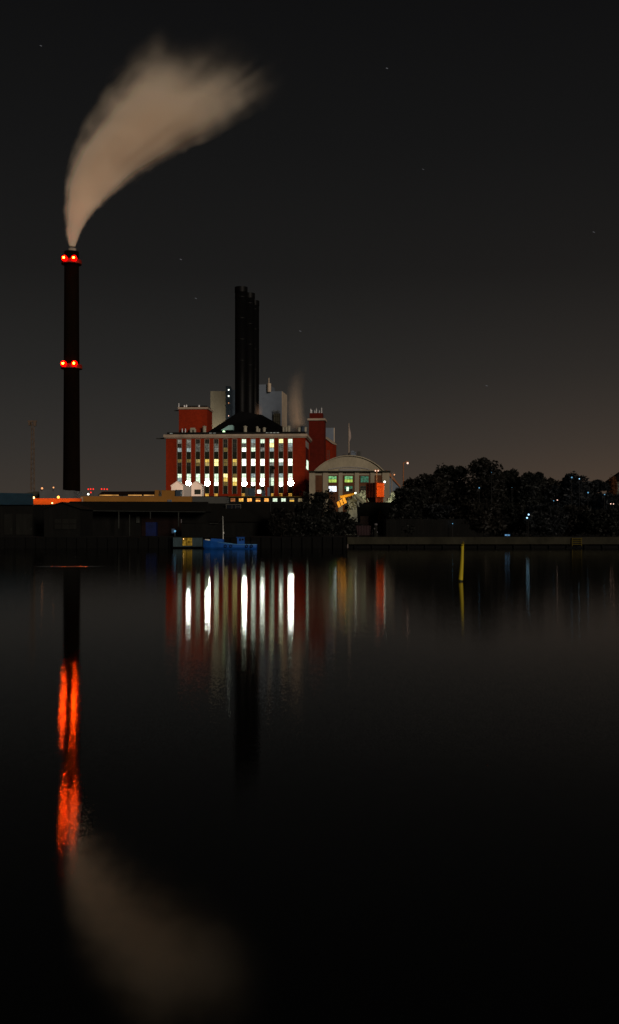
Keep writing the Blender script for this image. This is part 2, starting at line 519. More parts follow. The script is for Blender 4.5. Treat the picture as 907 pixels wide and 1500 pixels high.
# ------------------------------------------------------------------ smoke and steam
def plume(name, label, pts, px0, d, py0, od, tint, fade, streak=(1.0, .12), group=None, seed=0.0, soft=.55, spike=False):
    """pts: (py, left px, right px) from the mouth upwards. The density is a function of the plume's own curved frame."""
    k = d / FPX
    zb = Z(py0, d)
    H = (py0 - pts[-1][0]) * k
    tab = [((py0 - py) * k / H, (a - px0) * k, (b - px0) * k) for py, a, b in pts]
    lo = min(a for _, a, _ in tab) - 2; hi = max(b for _, _, b in tab) + 2
    wmax = max((b - a) / 2 for _, a, b in tab)
    g = G(); seg = 20
    vs = []
    for v, a, b in tab:
        c, r = (a + b) / 2, (b - a) / 2 * 1.32 + .2
        for q in range(seg):
            th = 2 * math.pi * q / seg
            vs.append((c + r * math.cos(th), r * math.sin(th), v * H + .05))
    fs = []
    for i in range(len(tab) - 1):
        for q in range(seg):
            fs.append((i * seg + q, i * seg + (q + 1) % seg, (i + 1) * seg + (q + 1) % seg, (i + 1) * seg + q))
    fs.append(tuple(range(seg - 1, -1, -1)))
    e = (len(tab) - 1) * seg
    fs.append(tuple(range(e, e + seg)))
    g.add(vs, fs)
    m = bpy.data.materials.new(name + '_vapour')
    t, n, l = nt(m)
    out = n.new('ShaderNodeOutputMaterial')
    pv = n.new('ShaderNodeVolumePrincipled')
    pv.inputs['Color'].default_value = rgba(tint)
    pv.inputs['Anisotropy'].default_value = -.25
    tc = n.new('ShaderNodeTexCoord'); s = n.new('ShaderNodeSeparateXYZ'); l.new(tc.outputs['Object'], s.inputs[0])
    v = mth('DIVIDE', s.outputs['Z'], H, tree=t, clamp=True)

    def curve(col):
        fc = n.new('ShaderNodeFloatCurve')
        cu = fc.mapping.curves[0]
        rows = [(r[0], (r[col] - lo) / (hi - lo)) for r in tab]
        cu.points[0].location = rows[0]; cu.points[1].location = rows[-1]
        for p in rows[1:-1]:
            cu.points.new(*p)
        fc.mapping.update()
        l.new(v, fc.inputs['Value'])
        return mth('MULTIPLY_ADD', fc.outputs[0], hi - lo, lo, tree=t)

    xl, xr = curve(1), curve(2)
    c = mth('MULTIPLY', mth('ADD', xl, xr, tree=t), .5, tree=t)
    wd = mth('MAXIMUM', mth('MULTIPLY', mth('SUBTRACT', xr, xl, tree=t), .5, tree=t), .3, tree=t)
    dd = mth('DIVIDE', mth('SUBTRACT', s.outputs['X'], c, tree=t), wd, tree=t)
    dyy = mth('DIVIDE', s.outputs['Y'], wd, tree=t)
    r = mth('SQRT', mth('ADD', mth('MULTIPLY', dd, dd, tree=t), mth('MULTIPLY', dyy, dyy, tree=t), tree=t), tree=t)
    # streaks drawn out along the flow, and billows at the rim
    cb = n.new('ShaderNodeCombineXYZ')
    l.new(mth('MULTIPLY', dd, 3.2 * streak[0], tree=t), cb.inputs[0])
    l.new(mth('MULTIPLY', dyy, 3.2 * streak[0], tree=t), cb.inputs[1])
    l.new(mth('MULTIPLY_ADD', v, 20 * streak[1], seed, tree=t), cb.inputs[2])
    n1 = n.new('ShaderNodeTexNoise'); n1.inputs['Scale'].default_value = 1.0; n1.inputs['Detail'].default_value = 1.6
    l.new(cb.outputs[0], n1.inputs['Vector'])
    n2 = n.new('ShaderNodeTexNoise'); n2.inputs['Scale'].default_value = .14; n2.inputs['Detail'].default_value = 4
    l.new(tc.outputs['Object'], n2.inputs['Vector'])
    rim = mth('ADD', mth('MULTIPLY', mth('SUBTRACT', n1.outputs['Fac'], .5, tree=t), .55, tree=t),
              mth('MULTIPLY', mth('SUBTRACT', n2.outputs['Fac'], .5, tree=t), .35, tree=t), tree=t)
    e = mth('ADD', mth('SUBTRACT', 1.0, r, tree=t), rim, tree=t)
    # the windward (left) rim is cleaner than the lee
    sm = n.new('ShaderNodeMapRange'); sm.interpolation_type = 'SMOOTHSTEP'
    sm.inputs['From Min'].default_value = -.06; sm.inputs['From Max'].default_value = soft
    l.new(e, sm.inputs['Value'])
    # the top tears off in wisps
    vv = mth('ADD', v, mth('MULTIPLY', mth('SUBTRACT', n1.outputs['Fac'], .5, tree=t), .34, tree=t), tree=t)
    if spike:
        for (a0, a1, am) in ((-.78, -.35, .13), (.2, .75, .02)):
            sk = n.new('ShaderNodeMapRange'); sk.interpolation_type = 'SMOOTHSTEP'
            sk.inputs['From Min'].default_value = a0; sk.inputs['From Max'].default_value = a1
            l.new(dd, sk.inputs['Value'])
            vv = mth('MULTIPLY_ADD', sk.outputs[0], am, vv, tree=t)
    fd = n.new('ShaderNodeMapRange'); fd.interpolation_type = 'SMOOTHSTEP'
    fd.inputs['From Min'].default_value = fade[1]; fd.inputs['From Max'].default_value = fade[0]
    l.new(vv, fd.inputs['Value'])
    dn = mth('DIVIDE', mth('MULTIPLY', sm.outputs[0], fd.outputs[0], tree=t), wd, tree=t)
    dn = mth('MULTIPLY', dn, mth('MULTIPLY_ADD', v, -.55, 1.15, tree=t), tree=t)
    dn = mth('MULTIPLY', dn, mth('MULTIPLY_ADD', n1.outputs['Fac'], od * 1.7, od * .15, tree=t), tree=t)
    l.new(dn, pv.inputs['Density'])
    l.new(pv.outputs[0], out.inputs['Volume'])
    o = obj(name, g, m)
    o.location = (X(px0, d), d, zb)
    tag(o, label, 'smoke', group)
    o['kind'] = 'stuff'
    return o


plume('smoke', 'broad pale brown smoke plume leaning right from the tall chimney', [
    (361, 101, 111), (350, 98, 115), (335, 96, 121), (300, 94, 147), (270, 96, 180), (250, 101, 204), (220, 113, 254),
    (200, 125, 286), (185, 134, 318), (160, 150, 360), (140, 164, 392), (120, 178, 418), (100, 192, 440), (80, 206, 450), (50, 230, 455)],
    106, 462, 362, 3.4, (.996, .872, .725), (.68, .97), seed=3.0, spike=True)
plume('steam', 'faint brown steam drifting up behind the red building', [
    (640, 426, 452), (620, 422, 450), (600, 419, 448), (580, 418, 447), (560, 420, 449), (540, 425, 454), (515, 434, 464)],
    436, 505, 641, .72, (.93, .71, .52), (.10, .85), (1.0, .12), seed=9.0, soft=1.0)
plume('steam', 'small warm puff of steam at the foot of the black stacks', [
    (626, 376, 383), (615, 373, 385), (600, 372, 386), (585, 372, 388)],
    379, 476, 627, .5, (.75, .5, .36), (.4, .95), (1.0, .12), seed=15.0, soft=.8)

# ------------------------------------------------------------------ the tall chimney
T = Th('chimney', 'tall dark round chimney with two rings of red lights, smoking', 'chimney', 105, 460)
zt = T.z(369)
r0, r1 = T.k(13.0), T.k(10.4)
g = G(); g.lathe([(r0, 0), (r0 * .93, zt * .25), (r0 * .88, zt * .5), (r0 * .84, zt * .75), (r1, zt)], seg=40)
T.part('shaft', g, M['shaft'], smooth=True)
g = G(); g.lathe([(T.k(5.6), 0), (T.k(5.6), T.k(5)), (T.k(5), T.k(5)), (T.k(5), T.k(4.5))], (T.k(1), 0, zt), seg=24)
T.part('flue', g, M['flue'])
for py, rr_, dxs in ((377, r1, (-7.2, 7.0)), (532, r0 * .865, (-8.4, 7.6))):
    z = Z(py, 454.4) - GZ
    g = G(); g.lathe([(rr_ + .05, -1.6), (rr_ + 1.25, -1.6), (rr_ + 1.25, -1.4), (rr_ + .05, -1.4)], (0, 0, z), seg=32)
    for q in range(24):
        th = 2 * math.pi * q / 24
        g.tube(((rr_ + 1.2) * math.cos(th), (rr_ + 1.2) * math.sin(th), z - 1.4), ((rr_ + 1.2) * math.cos(th), (rr_ + 1.2) * math.sin(th), z - .3), .04, seg=5)
    g.lathe([(rr_ + 1.16, -.36), (rr_ + 1.24, -.36), (rr_ + 1.24, -.28), (rr_ + 1.16, -.28)], (0, 0, z), seg=32)
    gal = T.part('gallery', g, M['rust_red'])
    g = G(); g.lathe([(rr_ + 1.0, -1.39), (rr_ + 1.12, -1.39), (rr_ + 1.12, .1), (rr_ + 1.0, .1)], (0, 0, z), seg=40)
    T.part('parapet', g, M['halo_red'], gal)  # added red band; with the red rail it spreads the beacons' halo
    for dxp in dxs:
        cx = T.k(dxp) * 1.0
        cy = -math.sqrt(max((rr_ + 1.9) ** 2 - cx * cx, .3))
        g = G(); g.ball((cx, cy, z), 1.18, 14, 8)
        bcn = T.part('beacon', g, E['red'], smooth=True)  # oversized glowing red ball gives the halo round the bulb a shape
        g = G(); g.ball((cx * 1.0, cy - .78, z), .5, 12, 8); T.part('bulb', g, E['bulb'], bcn, smooth=True)
        g = G(); g.tube((cx, cy + .8, z - 1.35), (cx, cy, z - 1.1), .2, seg=10)
        T.part('lamp_base', g, M['dark_steel'], bcn)

# ------------------------------------------------------------------ power station main building
T = Th('power_station', 'long red brick power station with thirteen tall window strips', 'building', 345, 450, rot=R(-4))
W0, W1 = T.x(242), T.x(447.5)
zc0, zc1 = T.z(640), T.z(636.2)
cols = [262.1 + 13.62 * i for i in range(13)]
hw = T.k(3.75)
zt0, zb0 = T.z(642.6), T.z(723.5)      # strips run from zb0 to zt0
DEP = 27.0
g = G()
xs = [W0]
for c in cols:
    xs += [T.x(c) - hw, T.x(c) + hw]
xs.append(W1)
for i in range(0, len(xs), 2):
    g.box(xs[i], xs[i + 1], 0, .9, zb0, zt0)
g.box(W0, W1, 0, .9, 0, zb0)
g.box(W0, W1, 0, .9, zt0, zc0)
g.box(W0, W1, .9, DEP, 0, zc0)
T.part('wall', g, M['brick'])
g = G()
g.box(W0 - .9, W1 + .9, -.9, DEP + .9, zc0, zc1)
g.box(W0 - .5, W1 + .5, -.5, DEP + .5, zc0 - .45, zc0 - .003)
T.part('cornice', g, M['stone'])
g = G(); g.box(W0 + .3, W1 - .3, .6, DEP - .3, zc1, zc1 + T.k(3.6)); T.part('parapet', g, M['roof_black'])
rows = [(643.2, 661.6), (672.2, 682.4), (693.6, 711.6)]
toprow = [('dim2', 'dk', 'gw'), ('dim2', 'dim', 'gw'), ('dk', 'dim', 'dim'), ('dk', 'dim', 'dim'), ('dk', 'dim', 'dim2'), ('dk', 'dk', 'dy'), ('dk', 'dk', 'dk'),
          ('wg', 'dim', 'bw'), ('gw', 'dim2', 'wg'), ('wg', 'dk', 'dim2'), ('wg', 'by', 'gw'), ('by', 'dim', 'dim'), ('wg', 'gw', 'dim2')]
midrow = [('dy', 'dk'), ('dy', 'dk'), ('my', 'dy'), ('yl', 'my'), ('by', 'by'), ('dy', 'dy'), ('yl', 'my'), ('bw', 'bw'), ('bw', 'bw'), ('bw', 'bw'), ('wg', 'dim2'), ('bw', 'gw'), ('bw', 'bw')]
lowrow = [('wg', 'gw', 'wg'), ('wg', 'wg', 'bw'), ('wg', 'wg', 'bw'), ('wg', 'bw', 'bw'), ('wg', 'wg', 'bw'), ('by', 'yl', 'dy'), ('dy', 'by', 'yl'),
          ('wg', 'bw', 'bw'), ('gw', 'wg', 'bw'), ('wg', 'bw', 'bw'), ('dim2', 'wg', 'wg'), ('gw', 'wg', 'bw'), ('wg', 'bw', 'bw')]


def window(T, x0, x1, y, z0, z1, bands, parent=None, bars=0, name='window', fm='frame', fw=.12):
    """frame with its pane as a sub-part; bands: emission materials from top to bottom"""
    g = G()
    g.box(x0, x0 + fw, y, y + .18, z0, z1); g.box(x1 - fw, x1, y, y + .18, z0, z1)
    g.box(x0 + fw, x1 - fw, y, y + .18, z1 - fw, z1); g.box(x0 + fw, x1 - fw, y, y + .18, z0, z0 + fw)
    nb = len(bands)
    for i in range(1, nb):
        z = z1 + (z0 - z1) * i / nb
        g.box(x0 + fw, x1 - fw, y + .02, y + .16, z - .06, z + .06)
    for i in range(bars):
        x = x0 + (x1 - x0) * (i + 1) / (bars + 1)
        g.box(x - .04, x + .04, y + .03, y + .15, z0 + fw, z1 - fw)
    f = T.part(name, g, M[fm], parent)
    g = G(); ms = []
    for i, b in enumerate(bands):
        za, zb = z1 + (z0 - z1) * i / nb, z1 + (z0 - z1) * (i + 1) / nb
        g.add([(x0 + .02, y + .12, zb), (x1 - .02, y + .12, zb), (x1 - .02, y + .12, za), (x0 + .02, y + .12, za)], [(0, 1, 2, 3)], i)
        ms.append(E[b])
    T.part('pane', g, ms, f)
    return f


for i, c in enumerate(cols):
    xa, xb = T.x(c) - hw, T.x(c) + hw
    g = G()                                          # pale stone edging round each strip
    g.box(xa, xa + .12, -.06, .5, zb0, zt0); g.box(xb - .16, xb, -.06, .5, zb0, zt0)
    g.box(xa + .16, xb - .16, -.06, .5, zt0 - .16, zt0)
    T.part('window_surround', g, M['stone'])
    g = G()
    for pa, pb in ((661.6, 672.2), (682.4, 693.6), (711.6, 723.4)):
        g = G(); g.box(xa + .16, xb - .16, .45, .88, T.z(pb), T.z(pa))
        T.part('spandrel', g, M['spandrel'])
    for (pa, pb), bands in zip(rows, (toprow[i], midrow[i], lowrow[i])):
        window(T, xa + .16, xb - .16, .5, T.z(pb), T.z(pa), bands, bars=1, fw=.07)
for i, (py, mk, r) in {1: (708, 'flood', .92), 3: (708, 'flood', .98), 7: (708.5, 'flood', .92), 12: (708, 'flood', .98), 9: (709, 'flood2', .8), 8: (709.5, 'flood3', .6), 11: (711, 'flood2', .5)}.items():
    x = T.x(cols[i]) + (.3 if i in (3, 7, 12) else 0)
    g = G(); g.tube((x, .3, T.z(py) + .9), (x, -.55, T.z(py) + .9), .07, seg=6)
    g.tube((x, -.5, T.z(py) + .95), (x, -.1, T.z(py)), .07, seg=6)
    g.disc((x, -.5, T.z(py)), r * 1.12 + .08, 16, thick=.4)
    fl = T.part('floodlight', g, M['dark_steel'])
    r *= 1.12
    g = G(); g.add([(x + r * math.cos(2 * math.pi * q / 20), -.505, T.z(py) + r * math.sin(2 * math.pi * q / 20)) for q in range(20)], [tuple(range(20))])
    T.part('lamp_glass', g, E[mk], fl)
for c, b in ((303, 'am'), (316.5, 'am'), (356.6, 'am'), (398.8, 'am'), (411.6, 'am'), (425.5, 'am')):
    window(T, T.x(c) - T.k(2.9), T.x(c) + T.k(2.9), -.12, T.z(727.6), T.z(722.6), (b,), bars=2)
# right hand flank: a tall stair window
g = G(); g.box(W1 + .02, W1 + .2, 4, 16, T.z(682), T.z(655))
sw = T.part('stair_window', g, M['glass_dark'])
g = G(); g.box(W1 + .05, W1 + .26, 5, 15, T.z(686), T.z(673)); T.part('pane', g, E['wg'], sw)
g = G(); g.box(W1 + .01, W1 + .15, 2.5, 18, T.z(654.6), T.z(645)); T.part('side_panel', g, M['grey_wall'])
# roof of the boiler house, black, carrying the stacks
g = G()
zr = zc1 + T.k(3.6)
a = [(T.x(299), 5, zr), (T.x(428), 5, zr), (T.x(428), 25, zr), (T.x(299), 25, zr)]
b = [(T.x(346), 11, T.z(598)), (T.x(380), 11, T.z(604)), (T.x(380), 18, T.z(604)), (T.x(346), 18, T.z(598))]
g.add(a + b, [(0, 1, 5, 4), (1, 2, 6, 5), (2, 3, 7, 6), (3, 0, 4, 7), (4, 5, 6, 7), (3, 2, 1, 0)])
T.part('roof', g, M['soot'])
g = G(); g.prism([(T.x(322), T.z(629.5)), (T.x(340), T.z(629)), (T.x(340), T.z(622)), (T.x(334), T.z(622.3))], 2.0, 6.0)
T.part('canopy', g, M['teal_canopy'])
# red penthouse on the left end of the roof
g = G(); g.box(T.x(258.5), T.x(301), 4, 17, zr, T.z(597.5)); pt = T.part('penthouse', g, M['brick'])
g = G(); g.box(T.x(257.3), T.x(302.2), 3.6, 17.4, T.z(597.4), T.z(594.4)); T.part('cornice', g, M['stone'], pt)
g = G()
g.box(T.x(259), T.x(300), 5, 16, T.z(594.3), T.z(592)); T.part('roof_edge', g, M['roof_black'], pt)
for px, h in ((257.8, 588), (266, 591), (269, 590.6), (288, 591)):
    g = G(); g.tube((T.x(px), 5, T.z(594)), (T.x(px), 5, T.z(h)), .28 if px < 259 else .5, seg=8); T.part('antenna', g, M['steel'], pt)
g = G(); g.box(T.x(250), T.x(258.4), 6, 6.8, T.z(599), T.z(597.8)); T.part('davit', g, M['dark_steel'], pt)
g = G(); g.box(T.x(225), T.x(241.8), 3, 4, T.z(641.4), T.z(640)); T.part('davit', g, M['dark_steel'])
# vents, pipes and small lamps on the parapet
g = G()
for px in (264.8, 269.6):
    g.tube((T.x(px), 2, zr), (T.x(px), 2, T.z(626.6)), .3, seg=8)
g.box(T.x(264.2), T.x(270.2), 1.8, 2.3, zr, T.z(632)); T.part('roof_vent', g, M['steel'])
g = G(); g.tube((T.x(278), 2, zr), (T.x(278), 2, T.z(627.5)), .55, seg=10); g.tube((T.x(283.6), 2, zr), (T.x(283.6), 2, T.z(627.5)), .55, seg=10)
g.tube((T.x(277.4), 2, T.z(627.5)), (T.x(284.2), 2, T.z(627.5)), .6, seg=10); T.part('roof_vent', g, M['panel_pale'])
for px, h, r in ((298, 624.6, .75), (358.6, 625, .7), (376.2, 626, .5), (379, 629, .45), (386.6, 627.5, .6), (415, 627, .45), (419, 626, .5), (423, 625.2, .6), (438, 627.5, .7), (443.5, 626, 1.0), (447, 627, .6)):
    g = G(); g.tube((T.x(px), 2, zr), (T.x(px), 2, T.z(h)), r, seg=12)
    g.lathe([(r * 1.25, 0), (r * 1.25, .25), (.1, .6)], (T.x(px), 2, T.z(h)), seg=12)
    T.part('roof_vent', g, M['panel_pale'] if r < .9 else M['navy'])
g = G(); g.ball((T.x(327.2), 1.2, T.z(632)), .55); T.part('roof_lamp', g, E['green'], smooth=True)
for px in (249.5, 308, 313.5, 391.8, 397, 402.5, 407):
    g = G(); g.box(T.x(px) - .55, T.x(px) + .55, .35, .595, T.z(634.6), T.z(633.6)); T.part('roof_lamp', g, E['dim2'])

# ------------------------------------------------------------------ three black stacks
for i, (px, top, d, rad, lab) in enumerate((
        (353.4, 421, 464.0, 9.0, 'nearest and tallest looking of three black stacks, at the left'),
        (365.0, 430, 477.0, 8.2, 'middle one of three black stacks, half hidden by the nearest'),
        (371.6, 441, 490.0, 8.0, 'rearmost and lowest looking of three black stacks, at the right'))):
    S = Th('stack', lab, 'chimney stack', px, d, group='three black stacks over the red building')
    zt = S.z(top); r = S.k(rad)
    g = G(); g.lathe([(r * 1.02, 0), (r, zt - 2.2)], seg=40); sh = S.part('shaft', g, M['soot'], smooth=True)
    g = G(); g.lathe([(r * 1.05, 0), (r * 1.05, 2.2), (r * .82, 2.2), (r * .82, 1.4)], (0, 0, zt - 2.2), seg=40); S.part('rim', g, M['soot'])
    g = G()
    for zz in range(45, int(zt), 9):
        g.lathe([(r * 1.005, 0), (r * 1.03, 0), (r * 1.03, .3), (r * 1.005, .3)], (0, 0, zz), seg=40)
    S.part('band', g, M['soot'])

# ------------------------------------------------------------------ pale blocks behind
T = Th('boiler_house', 'pale windowless block with navy stair tower, left behind the stacks', 'building', 325, 520)
g = G(); g.box(T.x(308.3), T.x(331), 0, 14, 0, T.z(573)); T.part('wall', g, M['panel_pale'])
g = G(); g.box(T.x(331.1), T.x(338), -1, 14, 0, T.z(566)); g.box(T.x(338), T.x(345), .5, 14, 0, T.z(571)); st = T.part('stair_tower', g, M['navy'])
for py, k in ((571.6, 'white'), (580.6, 'white'), (590.8, 'dimorange'), (609.6, 'pink')):
    g = G(); g.ball((T.x(335.4), -1.4, T.z(py)), .2 if k != 'white' else .3); T.part('lamp', g, E[k], st, smooth=True)
T.light('stair_glow', (T.x(318), -12, T.z(640)), (1, .86, .62), 4200, 1.0, 110, (T.x(318), 0, T.z(605)))
T = Th('turbine_block', 'stepped blue grey block, right behind the black stacks', 'building', 398, 522, rot=R(-7))
g = G(); g.box(T.x(372), T.x(395), 0, 16, 0, T.z(563)); g.box(T.x(395.01), T.x(413), 0, 16, 0, T.z(573.4)); T.part('wall', g, M['panel_blue'])
g = G(); g.box(T.x(413) + .01, T.x(413) + .3, .2, 15.8, 0, T.z(573.4)); T.part('lit_side_wall', g, M['panel_warm'])  # paler warm slab puts the light on the right flank into the colour
g = G(); g.tube((T.x(395), -1, T.z(574.5)), (T.x(395), -1, T.z(562)), .9, seg=12); g.tube((T.x(394.5), -1, T.z(562)), (T.x(394.5), -1, T.z(554)), .25, seg=8)
T.part('flue', g, M['panel_warm'])
g = G()
for px in (402, 405, 408, 411):
    g.box(T.x(px) - .1, T.x(px) + .1, -1.6, -1.4, T.z(640), T.z(601 + (px % 2) * 2))
for py in (603, 610, 617, 624, 631):
    g.box(T.x(401.5), T.x(411.5), -1.7, -1.3, T.z(py) - .1, T.z(py) + .1)
g.box(T.x(401.6), T.x(411.4), -1.2, -.9, T.z(640), T.z(606))
T.part('scaffold', g, M['house_wall'])

# ------------------------------------------------------------------ red tower at the right end
T = Th('brick_tower', 'square red brick tower with antennas right of the long building', 'tower', 465, 484, rot=R(-5))
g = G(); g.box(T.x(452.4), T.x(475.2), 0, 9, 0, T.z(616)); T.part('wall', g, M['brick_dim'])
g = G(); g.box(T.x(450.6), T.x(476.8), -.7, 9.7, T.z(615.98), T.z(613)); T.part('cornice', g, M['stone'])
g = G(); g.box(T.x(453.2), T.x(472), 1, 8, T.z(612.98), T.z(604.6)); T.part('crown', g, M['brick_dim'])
for px, h in ((454.6, 598.4), (456, 600), (460.5, 601), (463, 597.8), (467.2, 601), (470.6, 597)):
    g = G(); g.tube((T.x(px), 2, T.z(604.6)), (T.x(px), 2, T.z(h)), .3, seg=8); g.tube((T.x(px), 2, T.z(h)), (T.x(px), 2, T.z(h - 1.5)), .1, seg=6); T.part('antenna', g, M['steel'])
T = Th('brick_wing', 'low red brick wing with sloping eave tucked behind the square tower', 'building', 482, 500, rot=R(-14))
g = G(); g.prism([(T.x(474), 0), (T.x(487.2), 0), (T.x(487.2), T.z(650)), (T.x(474), T.z(640))], 0, 8); T.part('wall', g, M['brick'])
g = G(); g.prism([(T.x(474), T.z(639.9)), (T.x(488), T.z(650.4)), (T.x(488), T.z(648.9)), (T.x(474), T.z(638.2))], -.6, 8.4); T.part('eave', g, M['stone'])
window(T, T.x(479), T.x(483), -.1, T.z(672), T.z(660), ('dim2', 'dim'), bars=1)
T = Th('switch_house', 'small grey block with dark base peeping out behind the square tower', 'building', 485, 530)
g = G(); g.box(T.x(474), T.x(489), 0, 10, T.z(648), T.z(626.6)); T.part('wall', g, M['panel_blue'])
g = G(); g.box(T.x(489.02), T.x(490.4), .4, 10, T.z(648), T.z(626.6)); T.part('corner_trim', g, M['panel_warm'])
g = G(); g.box(T.x(472), T.x(494), 1, 12, 0, T.z(648.02)); T.part('base', g, M['grey_dark'])

# ------------------------------------------------------------------ arched hall
T = Th('arched_hall', 'pale hall with a segmental arched gable and green lit windows', 'building', 512, 420, rot=R(-3))
zc = T.z(691.5)
g = G(); g.box(T.x(454), T.x(570), .6, 42, 0, zc); T.part('wall', g, M['concrete'])
for a, b in ((453, 462), (473, 480.8), (496, 502), (519.6, 526), (542.6, 548.6), (560, 570.6)):
    g = G(); g.box(T.x(a), T.x(b), 0, .598, 0, zc - .01); T.part('pilaster', g, M['concrete'])
g = G(); g.box(T.x(453.5), T.x(570), -.05, .5, T.z(711.3), T.z(708)); 
for a, b in ((462, 473), (480.8, 496), (502, 519.6), (526, 542.6), (548.6, 560)):
    g = G(); g.box(T.x(a) + .02, T.x(b) - .02, .3, .597, 0, T.z(696)); T.part('brick_infill', g, M['tan_brick'])
for c, up, lo in ((487.3, ('gr', 'yg'), ('lav',)), (510.8, ('gr', 'yg'), ('gr2', 'dk')), (534.2, ('gr2', 'gr2'), ('dk', 'dk'))):
    window(T, T.x(c) - T.k(6.1), T.x(c) + T.k(6.1), .02, T.z(707), T.z(697), up, bars=2)
    f = window(T, T.x(c) - T.k(6.1), T.x(c) + T.k(6.1), .02, T.z(720.5), T.z(711.7), lo, bars=2)
g = G(); g.box(T.x(507.5), T.x(511), -.02, .01, T.z(719), T.z(713)); T.part('lit_pane', g, E['wg'])
g = G(); g.box(T.x(452), T.x(572), -1.0, 43, zc, zc + T.k(1.6)); T.part('cornice', g, M['spandrel'])
za = zc + T.k(1.62)
ca, cb_, cap = T.x(460), T.x(563), T.z(666.8)
h = cap - za; half = (cb_ - ca) / 2; Rr = (half * half + h * h) / (2 * h); cxm = (ca + cb_) / 2
ang = math.asin(half / Rr)


def arc(rad, a, n_=28):
    return [(cxm + rad * math.sin(q), cap - Rr + rad * math.cos(q)) for q in [(-a + 2 * a * i / n_) for i in range(n_ + 1)]]


g = G(); pl = arc(Rr - .35, ang * .985); g.prism([p for p in reversed(pl)][::-1][::-1], .2, 41.8)
T.part('gable', g, M['concrete'])
o_, i_ = arc(Rr, ang), arc(Rr - .34, ang)
g = G()
for i in range(28):
    g.prism([i_[i], i_[i + 1], o_[i + 1], o_[i]], -.5, 42.5)
T.part('roof', g, M['concrete'])
g = G()                                               # shallow moulded band across the foot of the gable
R2 = Rr * 1.9; a2 = math.asin(T.k(30) / R2); zoff = T.z(683.5)
b1 = [(cxm + R2 * math.sin(q), zoff - R2 + R2 * math.cos(q)) for q in [(-a2 + 2 * a2 * i / 20) for i in range(21)]]
for i in range(20):
    (x0, z0_), (x1, z1_) = b1[i], b1[i + 1]
    g.prism([(x0, z0_ - .35), (x1, z1_ - .35), (x1, z1_), (x0, z0_)], -.15, .198)
g.box(T.x(497), T.x(528), -.12, .197, za, T.z(686.5))
T.part('moulding', g, M['grey_wall'])
g = G(); g.box(T.x(514), T.x(521), 8, 14, cap - .6, T.z(660)); g.prism([(T.x(513.6), T.z(660)), (T.x(521.4), T.z(662.5)), (T.x(518), T.z(658.3)), (T.x(514.5), T.z(657.8))], 8, 14.2)
T.part('roof_cabin', g, M['panel_blue'])
for px in (503, 505.5, 525, 527):
    g = G(); g.tube((T.x(px), 9, cap - 1.2), (T.x(px), 9, T.z(659 if px > 520 else 663.6)), .4, seg=8); T.part('roof_vent', g, M['grey_dark'])
T = Th('flagpole', 'slim white flagpole with furled flag above the arched roof', 'flagpole', 511.2, 432)
g = G(); g.tube((0, 0, T.z(690)), (0, 0, T.z(620)), .34, .16, 10); T.part('pole', g, M['pole_pale'])
g = G(); g.prism([(.12, T.z(648)), (.95, T.z(641)), (.7, T.z(633)), (.12, T.z(624))], -.15, .15); T.part('flag', g, M['flag'])
T = Th('side_shed', 'blue grey lean-to with brown sloping eave right of the arched hall', 'shed', 577, 436)
g = G(); g.prism([(T.x(569), 0), (T.x(585.6), 0), (T.x(585.6), T.z(714)), (T.x(569), T.z(694))], 0, 20); T.part('wall', g, M['panel_blue'])
g = G(); g.prism([(T.x(566), T.z(691)), (T.x(574), T.z(701)), (T.x(586.5), T.z(714)), (T.x(586.5), T.z(712)), (T.x(570), T.z(691.2)), (T.x(566), T.z(688.5))], -.6, 20.5); T.part('eave', g, M['pole_rust'])
g = G(); g.box(T.x(580), T.x(583.4), -.2, -.01, T.z(735), T.z(714)); T.part('door', g, M['navy'])

# ------------------------------------------------------------------ low annex in front of the power station
T = Th('annex', 'low flat roofed annex with a row of nine orange and white windows', 'building', 392, 428)
g = G(); g.box(T.x(331), T.x(458), .3, 12, 0, T.z(728.2)); T.part('wall', g, M['roof_black'])
g = G(); g.box(T.x(330), T.x(459), -.3, 12.4, T.z(728.19), T.z(726.8)); T.part('roof', g, M['dull_yellow'])
for px, b in zip((341.2, 353.3, 365.6, 378.1, 390.5, 403, 415.3, 427.6, 440.2), ('dor', 'or', 'or', 'or', 'or', 'wg', 'wg', 'my', 'ol')):
    bands = {353.3: ('or', 'am'), 378.1: ('dor', 'or'), 427.6: ('ol', 'am')}.get(px, (b, b))
    window(T, T.x(px) - T.k(3.6), T.x(px) + T.k(3.6), .1, T.z(735), T.z(729.7), bands, bars=1)
for a, b, py, m_ in ((364, 373, 715.5, 'navy'), (358.5, 363.5, 715, 'grey_dark'), (391.5, 396, 714.5, 'panel_blue'), (383, 388, 719, 'navy'), (444, 448, 720, 'grey_wall')):
    g = G(); g.box(T.x(a), T.x(b), 3, 5.5, T.z(726.79), T.z(py)); g.box(T.x(a) - .1, T.x(b) + .1, 2.9, 5.6, T.z(py), T.z(py) + .2); T.part('roof_unit', g, M[m_])
g = G(); g.box(T.x(377), T.x(382.2), 1.4, 1.8, T.z(722.6), T.z(717.4)); lb = T.part('sign_lamp', g, E['bw'])
g = G(); g.tube((T.x(379.6), 2, T.z(726.8)), (T.x(379.6), 2, T.z(718)), .1, seg=6); T.part('post', g, M['dark_steel'], lb)

